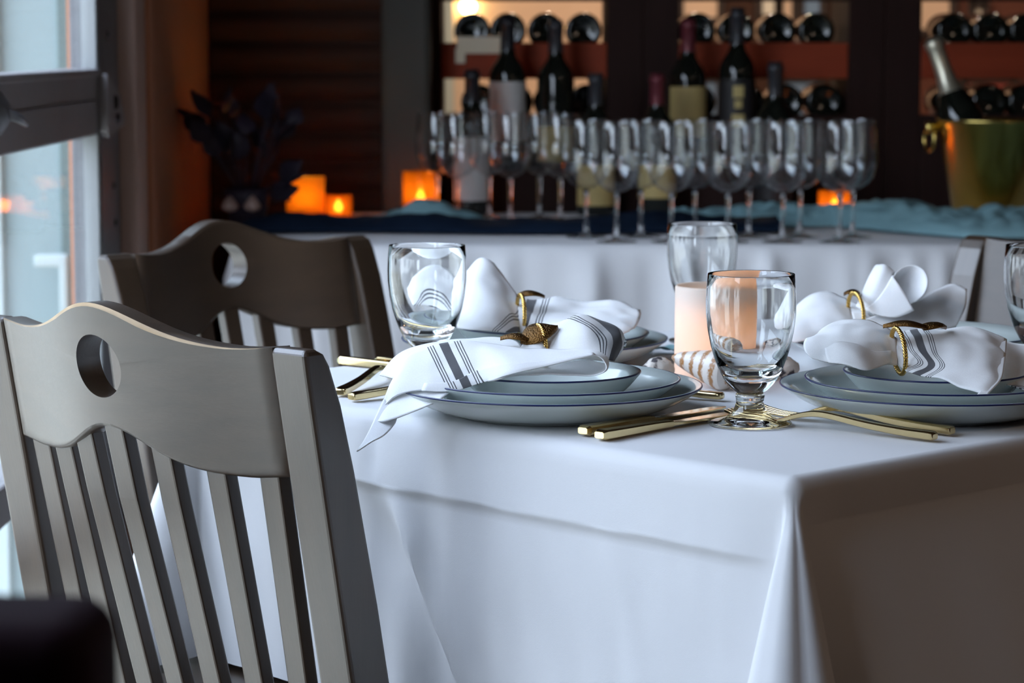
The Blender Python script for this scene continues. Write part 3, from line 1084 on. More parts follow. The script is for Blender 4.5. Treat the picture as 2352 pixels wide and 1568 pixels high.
def table_cloth():
    """square cloth: flat top, rounded edge, ironed crease band, hanging folds and a pleat at each corner; local table frame."""
    bm = bmesh.new()
    drops = [0.0, 0.0008, 0.0025, 0.006, 0.012, 0.020, 0.030, 0.040, 0.0405, 0.0425, 0.045, 0.052, 0.060, 0.0645, 0.0665, 0.068, 0.0695, 0.0715, 0.075, 0.080, 0.088, 0.10, 0.12, 0.14, 0.165, 0.19, 0.22, 0.25, 0.278]
    rad = 0.013
    NS = 96

    def edge_off(t):     # outward offset by the rounding
        if t < rad:
            return rad * math.sin(math.acos(max(0, 1 - t / rad)))
        return rad

    def fold(side, s, t):   # s: 0..1 along the side from the near corner, t: drop
        o = 0.0
        g = min(1.0, t / 0.10)
        if side == 0:       # left-hand side, facing the windows
            o += 0.0045 * min(1, t / 0.067) - 0.0040 * min(1, max(0, (t - 0.0672) / 0.008))
            if t > 0.067:
                tt = t - 0.067
                c = 0.61 - 0.80 * tt     # long diagonal fold under the chair
                o += 0.014 * min(1, tt / 0.05) * math.exp(-((s - c) / 0.018) ** 2)
                o -= 0.014 * min(1, tt / 0.05) * math.exp(-((s - c - 0.055) / 0.04) ** 2)
                c = 0.40 - 0.5 * tt
                o += 0.003 * min(1, tt / 0.06) * math.exp(-((s - c) / 0.03) ** 2)
                c = 0.24 - 0.3 * tt
                o += 0.003 * min(1, tt / 0.06) * math.exp(-((s - c) / 0.02) ** 2)
                o += 0.0022 * g * noise.noise(Vector((s * 14 + tt * 6, tt * 12, 2.0)))
            o += 0.0009 * g * noise.noise(Vector((s * 40, t * 3, 5.0)))
            c = 0.645
            if t < 0.067:
                o -= 0.003 * math.exp(-((s - c) / 0.014) ** 2) * min(1, t / 0.02) * min(1, (0.067 - t) / 0.02)
        elif side == 3:     # right-hand side, in shade
            o += -0.008 * min(1, t / 0.041) + 0.34 * max(0, t - 0.041)
            o += 0.0012 * g * noise.noise(Vector((s * 12, t * 5, 9.0)))
        else:
            o += 0.008 * g * noise.noise(Vector((s * 9, t * 2, 20.0 + side)))
        return o

    def path(t):
        """closed list of (x, y) in table frame at drop t."""
        off = edge_off(t)
        a = TH - rad
        pts = []
        # sides listed around: side 3 (right-hand: local y = -TH side), 1, 2, 0 ; near corner is local (-TH, -TH)
        corners = [(-1, -1), (1, -1), (1, 1), (-1, 1)]
        sides = [3, 1, 2, 0]
        normals = {3: (0, -1), 1: (1, 0), 2: (0, 1), 0: (-1, 0)}
        k = max(0.0, t - 0.010) / 0.19
        r_l = 0.0425 * k ** 0.9
        for c in range(4):
            ca, cb_ = corners[c], corners[(c + 1) % 4]
            side = sides[c]
            nx, ny = normals[side]
            # corner lobe before the side
            cx, cy = ca[0] * a, ca[1] * a
            n0 = normals[sides[(c - 1) % 4]]
            n1 = normals[side]
            dgx, dgy = ca[0] * 0.7071, ca[1] * 0.7071
            ang0 = math.atan2(n0[1], n0[0])
            ang1 = math.atan2(n1[1], n1[0])
            while ang1 < ang0:
                ang1 += 2 * PI
            mid = (ang0 + ang1) / 2
            NL = 30
            for i in range(NL + 1):
                u = i / NL
                th = mid + (u - 0.5) * (PI / 2)
                bx, by = cx + off * math.cos(th), cy + off * math.sin(th)
                w = math.sin(PI * u)
                # lobe: circle standing out at the corner
                thl = mid + (u - 0.5) * R(250)
                dent = 1 - 0.20 * math.exp(-(((u - 0.56) / 0.055) ** 2)) - 0.06 * math.exp(-(((u - 0.30) / 0.06) ** 2))
                sk = -0.009 if c == 0 else 0.0
                px_ = -dgy * -1
                lx = cx + dgx * (off + r_l * 0.75) + r_l * dent * math.cos(thl)
                ly = cy + dgy * (off + r_l * 0.75) + r_l * dent * math.sin(thl)
                if c == 0:
                    lx += -0.7071 * 0.002 * k
                    ly += 0.7071 * 0.002 * k
                bl = min(1.0, k * 5) * min(1.0, w * 3.2)
                bl = bl * bl * (3 - 2 * bl)
                pts.append((bx + (lx - bx) * bl, by + (ly - by) * bl))
            for i in range(1, NS):
                u = i / NS
                # keep the sides free of the corner
                x = (ca[0] + (cb_[0] - ca[0]) * u) * a
                y = (ca[1] + (cb_[1] - ca[1]) * u) * a
                s = u if side in (3, 1) else (1 - u if side == 0 else u)
                edge = min(1, min(u, 1 - u) / 0.06)
                o = off + fold(side, s, t) * edge
                pts.append((x + nx * o, y + ny * o))
        return pts

    rings = []
    for t in drops:
        rings.append([bm.verts.new((x, y, 0.75 - t)) for x, y in path(t)])
    n = len(rings[0])
    for a, b in zip(rings, rings[1:]):
        for i in range(n):
            j = (i + 1) % n
            bm.faces.new((a[i], b[i], b[j], a[j]))
    bm.faces.new(rings[0])
    bmesh.ops.recalc_face_normals(bm, faces=bm.faces)
    return bm


tc_ = tag(link('tablecloth', table_cloth(), M['cloth'], loc=(TC.x, TC.y, 0)), 'white ironed cloth draped over the square dining table with a corner pleat', 'tablecloth')
tc_.rotation_euler = (0, 0, RZ)

# ------------------------------------------------------------------ wooden dining chairs
def chair(label, joint, side, rz):
    """joint: world point of the rail-post joint at half rail height; side: -1/+1 which local end it is."""
    t = thing('dining_chair', label, 'chair', (0, 0, 0), rz, 'dark slat-back dining chairs')
    W2 = 0.182
    BOW = 0.042
    Y0, ZS = -0.20, 0.45
    tl = math.tan(R(10.5))
    ly = lambda z_: Y0 - tl * (z_ - ZS)
    bow = lambda x: -BOW * (0.35 * (1 - (x / W2) ** 2) + 0.65 * math.cos(PI * x / (2 * W2)) ** 2)

    def top(x):
        u = abs(x) / W2
        h = 0.826 + 0.034 * math.exp(-((x / 0.075) ** 2)) + 0.004 * max(0, (u - 0.75) / 0.25) ** 1.5
        return h

    def bot(x):
        u = abs(x) / W2
        return 0.712 + 0.036 * math.exp(-((x / 0.062) ** 2)) + 0.004 * max(0, (u - 0.8) / 0.2)
    # crest rail with round hand hole
    hx, hz, hr = 0.0, 0.803, 0.0285
    outline = []
    n = 44
    for i in range(n + 1):
        x = -W2 + 2 * W2 * i / n
        outline.append((x, bot(x)))
    for i in range(1, 5):
        outline.append((W2, bot(W2) + (top(W2) - bot(W2)) * i / 5))
    for i in range(n + 1):
        x = W2 - 2 * W2 * i / n
        outline.append((x, top(x)))
    for i in range(1, 5):
        outline.append((-W2, top(W2) - (top(W2) - bot(W2)) * i / 5))
    bm = bmesh.new()
    th = 0.0135
    nr = 9
    grids = {}
    for s in (1, -1):
        g = []
        for (x, z_) in outline:
            ang = math.atan2(z_ - hz, x - hx)
            ix, iz = hx + hr * 1.04 * math.cos(ang), hz + hr * math.sin(ang)
            colv = []
            for k_ in range(nr + 1):
                f = k_ / nr
                xx, zz = ix + (x - ix) * f, iz + (z_ - iz) * f
                e = 1.0
                inset = 0.0
                if k_ == nr:
                    # pull the face ring in a little for a rounded rim
                    L_ = math.hypot(x - ix, z_ - iz)
                    q = max(0.0, 1 - 0.0048 / max(L_, 1e-4))
                    xx, zz = ix + (x - ix) * q, iz + (z_ - iz) * q
                y = ly(zz) + bow(xx) + s * th
                colv.append(bm.verts.new((xx, y, zz)))
            g.append(colv)
        grids[s] = g
        for i in range(len(outline)):
            j = (i + 1) % len(outline)
            for k_ in range(nr):
                bm.faces.new((g[i][k_], g[i][k_ + 1], g[j][k_ + 1], g[j][k_]))
    # rim ring and hole wall
    ring = []
    for (x, z_) in outline:
        ring.append([bm.verts.new((x, ly(z_) + bow(x) + s * (th - 0.003), z_)) for s in (1, -1)])
    worn = []
    for i in range(len(outline)):
        j = (i + 1) % len(outline)
        for q, s in enumerate((1, -1)):
            f = bm.faces.new((grids[s][i][nr], ring[i][q], ring[j][q], grids[s][j][nr]))
            if s == -1 and outline[i][1] > 0.815 and abs(outline[i][0]) < W2 - 0.002:
                worn.append(f)
        bm.faces.new((ring[i][0], ring[i][1], ring[j][1], ring[j][0]))
        bm.faces.new((grids[1][i][0], grids[-1][i][0], grids[-1][j][0], grids[1][j][0]))
    bmesh.ops.recalc_face_normals(bm, faces=bm.faces)
    for f in worn:
        f.material_index = 1
    cr_ = link('crest_rail', bm, [M['wood_rail'], M['wood_worn']], t)
    cr_.data.set_sharp_from_angle(angle=R(50)) if hasattr(cr_.data, 'set_sharp_from_angle') else None
    # posts
    for s in (-1, 1):
        xa, xb = s * W2, s * (W2 + 0.042)
        bm = bmesh.new()
        prof = []
        for z_, d0, d1 in ((0, -0.012, 0.030), (0.25, -0.014, 0.033), (0.45, -0.0142, 0.034), (0.6, -0.0142, 0.032), (0.72, -0.0142, 0.027), (0.78, -0.0142, 0.022), (0.815, -0.0140, 0.015), (0.8255, -0.0136, 0.010), (0.8305, -0.0105, 0.002)):
            yc = ly(z_) if z_ >= ZS else Y0 - 0.10 * ((ZS - z_) / ZS) ** 1.5
            prof.append((yc + d0, yc + d1, z_))
        rows = []
        for y0_, y1_, z_ in prof:
            wn = 0.0 if z_ < 0.826 else 0.002
            rows.append([bm.verts.new((xx, yy, z_)) for xx, yy in ((xa, y0_), (xb - s * wn, y0_), (xb - s * wn, y1_), (xa, y1_))])
        for a, b in zip(rows, rows[1:]):
            for i in range(4):
                bm.faces.new((a[i], a[(i + 1) % 4], b[(i + 1) % 4], b[i]))
        bm.faces.new(rows[0])
        bm.faces.new(rows[-1])
        bmesh.ops.recalc_face_normals(bm, faces=bm.faces)
        bev(link('back_post', bm, M['wood'], t, smooth=False), 0.004, 3)
    # slats follow the curve of the back
    for i in range(7):
        x = -W2 + 2 * W2 * (i + 0.5) / 7
        bm = bmesh.new()
        rows = []
        for z_ in (0.462, 0.52, 0.60, 0.68, bot(x) + 0.012):
            f = min(1, max(0, (z_ - 0.46) / 0.26))
            yc = ly(z_) + bow(x) * (0.35 + 0.65 * f)
            xx = x * (0.94 + 0.06 * f)
            hw = 0.0125
            rows.append([bm.verts.new((xx + a_, yc + b_, z_)) for a_, b_ in ((-hw, -0.0075), (hw, -0.0075), (hw, 0.0075), (-hw, 0.0075))])
        for a, b in zip(rows, rows[1:]):
            for q in range(4):
                bm.faces.new((a[q], a[(q + 1) % 4], b[(q + 1) % 4], b[q]))
        bm.faces.new(rows[0])
        bm.faces.new(rows[-1])
        bmesh.ops.recalc_face_normals(bm, faces=bm.faces)
        bev(link('slat', bm, M['wood'], t, smooth=False), 0.002, 2)
    # seat, aprons, front legs, stretchers
    bm = bmesh.new()
    pl = [(-0.205, -0.215), (0.205, -0.215), (0.225, 0.10), (0.215, 0.19), (0.15, 0.225), (-0.15, 0.225), (-0.215, 0.19), (-0.225, 0.10)]
    a = [bm.verts.new((x, y, 0.435)) for x, y in pl]
    b = [bm.verts.new((x, y, 0.465)) for x, y in pl]
    bm.faces.new(a)
    bm.faces.new(b)
    for i in range(8):
        bm.faces.new((a[i], a[(i + 1) % 8], b[(i + 1) % 8], b[i]))
    bmesh.ops.recalc_face_normals(bm, faces=bm.faces)
    bev(link('seat', bm, M['wood'], t, smooth=False), 0.008, 3)
    box('apron', -0.18, 0.18, 0.165, 0.185, 0.37, 0.435, M['wood'], t, 0.003)
    for s in (-1, 1):
        box('apron', s * 0.195 - 0.01, s * 0.195 + 0.01, -0.17, 0.16, 0.37, 0.435, M['wood'], t, 0.003)
        bm = bmesh.new()
        add_tube(bm, [(s * 0.192, 0.172, 0.0), (s * 0.192, 0.172, 0.2), (s * 0.190, 0.170, 0.435)], [0.016, 0.021, 0.023], 12)
        link('front_leg', bm, M['wood'], t)
        box('stretcher', s * 0.195 - 0.009, s * 0.195 + 0.009, -0.21, 0.16, 0.16, 0.19, M['wood'], t, 0.003)
    box('stretcher', -0.19, 0.19, -0.03, -0.01, 0.165, 0.188, M['wood'], t, 0.003)
    # place so that the joint meets its world point
    zj = 0.775
    lj = Vector((side * W2, ly(zj), 0))
    rot = Matrix.Rotation(rz, 3, 'Z')
    p = Vector((joint[0], joint[1], 0)) - rot @ lj
    t.location = (p.x, p.y, 0)
    return t


chair('near dark wooden slat-back chair with worn crest edge in the left foreground', at(667, 940, 2.20), 1, R(-41))
chair('dark wooden chair by the window behind the near chair, round hole lit from the left', at(800, 650, 3.42), -1, R(180 + 48))
chair('dark wooden chair cut off by the right edge behind the far napkin', at(2262, 650, 3.42), 1, R(130))

# upholstered chair close to the camera, lower left
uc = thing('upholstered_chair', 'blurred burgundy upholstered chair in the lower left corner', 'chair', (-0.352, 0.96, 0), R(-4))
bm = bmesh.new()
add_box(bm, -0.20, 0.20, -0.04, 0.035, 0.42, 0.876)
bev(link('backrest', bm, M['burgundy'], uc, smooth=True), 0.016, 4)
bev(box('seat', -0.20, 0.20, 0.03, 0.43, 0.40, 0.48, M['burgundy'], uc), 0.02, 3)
for sx in (-1, 1):
    for yy in (0.0, 0.39):
        bm = bmesh.new()
        add_tube(bm, [(sx * 0.17, yy, 0), (sx * 0.17, yy, 0.40)], [0.014, 0.02], 10)
        link('leg', bm, M['wood'], uc)

# ------------------------------------------------------------------ plates
def plate_profile(rr, rf, h, t=0.0042):
    out = [(0, 0.0018), (rf - 0.006, 0.0018), (rf - 0.004, 0.0), (rf, 0.0), (rf + 0.002, 0.0022)]
    n = 8
    for i in range(1, n + 1):
        u = i / n
        r = rf + 0.002 + (rr - rf - 0.002) * u
        out.append((r, 0.0022 + (h - 0.0022 - 0.0012) * (0.25 * u + 0.75 * u ** 2.0)))
    out.append((rr + 0.0004, h))
    out.append((rr - 0.0012, h + 0.0010))
    for i in range(n - 1, -1, -1):
        u = i / n
        r = rf + (rr - rf - 0.002) * u
        out.append((r - 0.001, t + (h - t - 0.0005) * (0.2 * u + 0.8 * u ** 2.2)))
    out.append((0, t))
    return out


PL = {}


def plate(kind, rr, rf, h, loc, label, blue=True):
    if kind not in PL:
        t = thing(kind, label, 'plate', loc, 0, {'dinner_plate': 'large dinner plates', 'salad_plate': 'middle plates of the stacks', 'bread_plate': 'small top plates'}[kind])
        lathe('plate_body', plate_profile(rr, rf, h), M['plate'], t, 96)
        bm = bmesh.new()
        add_tube(bm, [((rr - 0.0002) * math.cos(2 * PI * i / 96), (rr - 0.0002) * math.sin(2 * PI * i / 96), h + 0.0001) for i in range(96)], 0.00085, 8, True)
        link('blue_rim', bm, M['blue'], t)
        PL[kind] = t
        return t
    return dup(PL[kind], loc, label=label)


S = {1: Vector((0.033, 2.328, TZ)), 2: Vector((0.386, 2.328, TZ)), 3: Vector((0.024, 2.705, TZ)), 4: Vector((0.431, 2.700, TZ))}
where = {1: 'at the near left setting', 2: 'at the near right setting', 3: 'at the far left setting', 4: 'at the far right setting'}
for k in (1, 2, 3, 4):
    p = S[k] + Vector((0, 0, 0.0004))
    plate('dinner_plate', 0.1405, 0.084, 0.0262, tuple(p), 'large white dinner plate with blue rim ' + where[k])
    plate('salad_plate', 0.119, 0.072, 0.0275, tuple(p + Vector((0.0015, 0, 0.0046))), 'medium blue-rimmed plate in the middle of the stack ' + where[k])
    if k != 4:
        plate('bread_plate', 0.0835, 0.048, 0.0295, tuple(p + Vector((0.001, 0, 0.0092))), 'small white plate on top of the stack ' + where[k])

# ------------------------------------------------------------------ water goblets
GB = None


def goblet(x, y, label):
    global GB
    if GB is None:
        t = thing('water_goblet', label, 'goblet', (x, y, TZ + 0.0006), 0, 'stemmed water goblets')
        H = 0.1335
        k = 0.0375 / 0.0375
        outer = [(0, 0.0285), (0.0118, 0.0285), (0.0152, 0.0312), (0.0195, 0.0355), (0.0238, 0.0410), (0.0285, 0.0502), (0.0322, 0.0600), (0.0352, 0.0700), (0.0380, 0.0840), (0.0397, 0.0985), (0.0399, 0.1100), (0.0394, 0.1215), (0.0384, H)]
        rim = [(0.0382, H + 0.0007), (0.0376, H + 0.0007), (0.0372, H)]
        inner = [(0.0382, 0.1215), (0.0386, 0.1100), (0.0383, 0.0985), (0.0365, 0.0845), (0.0335, 0.0715), (0.0300, 0.0625), (0.0255, 0.0545), (0.0200, 0.0485), (0.0130, 0.0448), (0.006, 0.0434), (0, 0.0430)]
        lathe('bowl', outer + rim + inner, M['glass'], t, 72)
        lathe('foot', [(0, 0.0283), (0.0118, 0.0283), (0.0132, 0.0262), (0.0126, 0.0235), (0.0122, 0.0205), (0.0134, 0.0160), (0.0162, 0.0108), (0.0215, 0.0066), (0.0300, 0.0042), (0.0362, 0.0032), (0.0374, 0.0021), (0.0368, 0.0005), (0.0345, 0.0), (0.022, 0.0012), (0, 0.0016)], M['glass'], t, 64)
        GB = t
        return t
    return dup(GB, (x, y, TZ + 0.0006), label=label)


g1 = on(1722, 976)
goblet(g1.x, g1.y, 'clear water goblet in front near the table corner, nearest of the four')
g2 = on(982, 868)
goblet(g2.x, g2.y, 'clear water goblet between the two left chairs and napkins')
g3 = on(1611, 786)
goblet(g3.x, g3.y, 'clear water goblet behind the pillar candle')
g4 = on(2392, 868)
goblet(g4.x, g4.y, 'clear water goblet cut off by the right edge')

# ------------------------------------------------------------------ pillar candle, stones, shell
pc = on(1644, 868)
pcx, pcy = pc.x, pc.y
can = thing('pillar_candle', 'ivory pillar candle glowing from inside in the table centre', 'candle', (pcx, pcy, TZ + 0.0005))
RC, HC = 0.0418, 0.094
lathe('wax_body', [(0, 0), (RC, 0), (RC + 0.0003, 0.004), (RC, HC - 0.002), (RC - 0.0015, HC), (RC - 0.0035, HC - 0.0012), (RC - 0.006, HC - 0.006), (RC - 0.006, 0.006), (0, 0.006)], M['candle'], can, 64)
lathe('wax_disc', [(0, HC - 0.020), (RC - 0.0062, HC - 0.018), (RC - 0.0062, HC - 0.0215), (0, HC - 0.0235)], M['candle'], can, 48)
bm = bmesh.new()
add_tube(bm, [(0, 0, HC - 0.021), (0.001, 0, HC - 0.014), (0.002, 0.001, HC - 0.010)], 0.0012, 6)
link('wick', bm, M['wick'], can)
l = bpy.data.lights.new('candle_led', 'POINT')
l.energy = 0.26
l.color = (1.0, 0.66, 0.42)
l.shadow_soft_size = 0.006
lo = bpy.data.objects.new('candle_led', l)
COL.objects.link(lo)
lo.parent = can
lo.location = (-0.006, -0.012, 0.040)


def stone(px, py, yd, r, label, sq=(1.15, 0.9, 0.85)):
    p = at(px, py, yd)
    bm = bmesh.new()
    bmesh.ops.create_icosphere(bm, subdivisions=4, radius=r)
    for v in bm.verts:
        q = v.co.normalized()
        v.co = Vector((v.co.x * sq[0], v.co.y * sq[1], v.co.z * sq[2])) * (1 + 0.10 * noise.noise(q * 2.1 + Vector((px, 0, 0))) + 0.05 * noise.noise(q * 6))
    zmin = min(v.co.z for v in bm.verts)
    o = link('speckled_stone', bm, M['stone'], loc=(p.x, p.y, TZ - zmin + 0.0008))
    return tag(o, label, 'stone', 'speckled stones around the candle')


stone(1513, 830, 2.53, 0.0150, 'black-flecked white stone left of the pillar candle', (1.05, 1.0, 0.95))
stone(1800, 826, 2.58, 0.0135, 'flecked stone between goblet and right plates')
# cone shell lying on its side
cs = on(1652, 905)
shell = thing('cone_shell', 'brown-banded white cone shell lying in front of the candle', 'shell', (cs.x, cs.y + 0.035, TZ + 0.0205))
shell.rotation_euler = (R(6), R(98), R(-33))
shell.scale = (1.18, 1.18, 1.1)


def shell_mat():
    m, nt, p = new_mat('banded_shell')
    N, L = nt.nodes, nt.links
    tc = N.new('ShaderNodeTexCoord')
    sp = N.new('ShaderNodeSeparateXYZ')
    L.new(tc.outputs['Object'], sp.inputs[0])
    nz = N.new('ShaderNodeTexNoise')
    nz.inputs['Scale'].default_value = 420
    L.new(tc.outputs['Object'], nz.inputs['Vector'])
    wv = N.new('ShaderNodeTexWave')
    wv.wave_type = 'BANDS'
    wv.bands_direction = 'Z'
    wv.inputs['Scale'].default_value = 24
    wv.inputs['Distortion'].default_value = 1.5
    wv.inputs['Detail'].default_value = 2
    L.new(tc.outputs['Object'], wv.inputs['Vector'])
    mu = N.new('ShaderNodeMath')
    mu.operation = 'MULTIPLY'
    L.new(wv.outputs['Fac'], mu.inputs[0])
    L.new(nz.outputs['Fac'], mu.inputs[1])
    rp = N.new('ShaderNodeValToRGB')
    rp.color_ramp.elements[0].position = 0.22
    rp.color_ramp.elements[0].color = (0.70, 0.64, 0.58, 1)
    rp.color_ramp.elements[1].position = 0.42
    rp.color_ramp.elements[1].color = (0.36, 0.17, 0.06, 1)
    L.new(mu.outputs[0], rp.inputs[0])
    L.new(rp.outputs[0], p.inputs['Base Color'])
    p.inputs['Roughness'].default_value = 0.4
    return m


shm = shell_mat()
lathe('shell_body', [(0.002, -0.048), (0.006, -0.040), (0.0115, -0.020), (0.0160, 0.0), (0.0175, 0.008), (0.0160, 0.0125)], shm, shell, 32)
lathe('shell_spire', [(0.0160, 0.0124), (0.0120, 0.0165), (0.0085, 0.0185), (0.0050, 0.022), (0.0025, 0.0245), (0, 0.0265)], shm, shell, 32)
# scrap of teal ribbon behind the stone
pr_ = on(1538, 822)
bm = bmesh.new()
rows = []
for i in range(7):
    u = i / 6
    rows.append([[pr_.x - 0.02 + 0.045 * u, pr_.y + 0.03 + 0.018 * v_, TZ + 0.0015 + 0.007 * abs(math.sin(5 * u + 2 * v_)), 0.3] for v_ in (0, 0.5, 1)])
add_sheet(bm, rows, 3, 3)
tag(solid(link('teal_ribbon', bm, M['teal']), 0.0008, 1), 'scrap of dark teal ribbon beside the pillar candle', 'ribbon')

# ------------------------------------------------------------------ cutlery
def prism_path(bm, secs):
    """secs: list of rings of points (equal length)."""
    rows = [[bm.verts.new(p) for p in s] for s in secs]
    n = len(rows[0])
    for a, b in zip(rows, rows[1:]):
        for i in range(n):
            bm.faces.new((a[i], a[(i + 1) % n], b[(i + 1) % n], b[i]))
    bm.faces.new(list(reversed(rows[0])))
    bm.faces.new(rows[-1])


def oct_sec(x, z, hw, hh, c=0.3):
    cw, ch = hw * c, hh * c
    return [(x, -hw + cw, z - hh), (x, hw - cw, z - hh), (x, hw, z - hh + ch), (x, hw, z + hh - ch), (x, hw - cw, z + hh), (x, -hw + cw, z + hh), (x, -hw, z + hh - ch), (x, -hw, z - hh + ch)]


KN = {}


def knife(p, ang, label):
    if 'k' not in KN:
        t = thing('table_knife', label, 'knife', p, ang, 'gold table knives')
        bm = bmesh.new()
        prism_path(bm, [oct_sec(0, 0.0048, 0.0050, 0.0028), oct_sec(0.004, 0.0048, 0.0070, 0.0043), oct_sec(0.03, 0.0046, 0.0064, 0.0040), oct_sec(0.075, 0.0044, 0.0050, 0.0034), oct_sec(0.098, 0.0040, 0.0045, 0.0030)])
        bmesh.ops.recalc_face_normals(bm, faces=bm.faces)
        link('handle', bm, M['cutlery'], t, smooth=False)
        bm = bmesh.new()
        prism_path(bm, [oct_sec(0.097, 0.0040, 0.0040, 0.0022), oct_sec(0.110, 0.0036, 0.0060, 0.0013), oct_sec(0.130, 0.0034, 0.0078, 0.0011), oct_sec(0.180, 0.0032, 0.0080, 0.0010), oct_sec(0.200, 0.0030, 0.0060, 0.0009), oct_sec(0.210, 0.0028, 0.0022, 0.0007)])
        bmesh.ops.recalc_face_normals(bm, faces=bm.faces)
        link('blade', bm, M['cutlery'], t, smooth=False)
        KN['k'] = t
        return t
    return dup(KN['k'], p, (0, 0, ang), label)


def fork(p, ang, label):
    if 'f' not in KN:
        t = thing('table_fork', label, 'fork', p, ang, 'gold table forks')
        bm = bmesh.new()
        path = [(0.0, 0.0042, 0.0044, 0.0022), (0.004, 0.0048, 0.0062, 0.0036), (0.03, 0.0058, 0.0056, 0.0034), (0.065, 0.0085, 0.0048, 0.0031), (0.098, 0.0128, 0.0042, 0.0029), (0.116, 0.0138, 0.0040, 0.0027), (0.132, 0.0112, 0.0042, 0.0024), (0.146, 0.0066, 0.0060, 0.0019), (0.154, 0.0046, 0.0090, 0.0014)]
        dense = spline([list(q) for q in path], 4)
        prism_path(bm, [oct_sec(*q) for q in dense])
        bmesh.ops.recalc_face_normals(bm, faces=bm.faces)
        ho = link('handle', bm, M['cutlery'], t, smooth=True)
        ho.data.set_sharp_from_angle(angle=R(35)) if hasattr(ho.data, 'set_sharp_from_angle') else None
        for i in range(4):
            bm = bmesh.new()
            y = -0.0078 + 0.0052 * i
            secs = []
            for x, z_, hw in ((0.152, 0.0046, 0.0021), (0.162, 0.0036, 0.0018), (0.178, 0.0042, 0.0016), (0.194, 0.0066, 0.0014), (0.206, 0.0098, 0.0009)):
                secs.append([(a_, y + b_ + (y * 0.08 * (x - 0.15) / 0.05), c_) for a_, b_, c_ in oct_sec(x, z_, hw, 0.0012)])
            prism_path(bm, secs)
            bmesh.ops.recalc_face_normals(bm, faces=bm.faces)
            link('tine', bm, M['cutlery'], t, smooth=True)
        KN['f'] = t
        return t
    return dup(KN['f'], p, (0, 0, ang), label)


def spoon(p, ang, label):
    t = thing('dessert_spoon', label, 'spoon', p, ang)
    bm = bmesh.new()
    path = [(0.0, 0.0042, 0.0040, 0.0020), (0.004, 0.0046, 0.0056, 0.0034), (0.03, 0.0054, 0.0050, 0.0032), (0.06, 0.0085, 0.0042, 0.0028), (0.085, 0.0120, 0.0034, 0.0024), (0.10, 0.0075, 0.0034, 0.0020)]
    prism_path(bm, [oct_sec(*q) for q in spline([list(q) for q in path], 4)])
    bmesh.ops.recalc_face_normals(bm, faces=bm.faces)
    link('handle', bm, M['cutlery'], t)
    bm = bmesh.new()
    add_lathe(bm, [(0, 0), (0.008, 0.0008), (0.014, 0.0038), (0.0165, 0.0072), (0.0158, 0.0080), (0.013, 0.0052), (0.007, 0.0022), (0, 0.0016)], 28, Matrix.Translation((0.118, 0, 0.001)) @ Matrix.Diagonal((1.45, 1, 1, 1)))
    link('spoon_bowl', bm, M['cutlery'], t)
    return t


TT = TZ + 0.0008
aR = R(47)                       # away from the near-left diner, across the table
aL = R(137)              # away from the near-right diner, across the table
k1 = on(1376, 1014)
knife((k1.x, k1.y, TT), math.atan2(on(1690, 957).y - k1.y, on(1690, 957).x - k1.x), 'gold knife in front, nearer of the pair right of the near left plates')
k2 = on(1338, 1004)
knife((k2.x, k2.y, TT), math.atan2(on(1690, 938).y - k2.y, on(1690, 938).x - k2.x), 'gold knife just behind the nearest knife, beside the near left plates')
angp = lambda a, b: math.atan2(b.y - a.y, b.x - a.x)
f1 = on(2148, 1016)
fork((f1.x, f1.y, TT), angp(f1, on(1795, 979)), 'gold fork in front, nearer of the pair left of the near right plates')
f2 = on(2188, 1003)
fork((f2.x, f2.y, TT), angp(f2, on(1845, 966)), 'gold fork behind the nearest fork, beside the near right plates')
f3 = on(806, 924)
fork((f3.x, f3.y, TT), aR - R(6), 'gold fork under the hanging napkin tip, nearer of the two')
f4 = on(780, 913)
fork((f4.x, f4.y, TT), R(74), 'gold fork under the hanging napkin, farther of the two')
k3 = on(782, 838)
knife((k3.x, k3.y, TT), aR - PI / 2 + R(4), 'gold knife at the far left setting with its end by the window chair')
k4 = on(868, 839)
knife((k4.x, k4.y, TT), aR - PI / 2 + R(4), 'second gold knife at the far left setting, mostly behind the napkin')
s1 = on(1660, 922)
spoon((s1.x, s1.y, TT), aL + R(14), 'gold dessert spoon end showing between near plates and cone shell')

# ------------------------------------------------------------------ napkins
def napkin(sheets, label):
    bm = bmesh.new()
    for i, (rows, wr) in enumerate(sheets):
        add_sheet(bm, rows, 6, 6, wr, 55.0, i * 3.7 + len(label))
    o = link('linen_napkin', bm, M['napkin'])
    solid(o, 0.0011, 0)
    return tag(o, label, 'napkin', 'striped linen napkins')


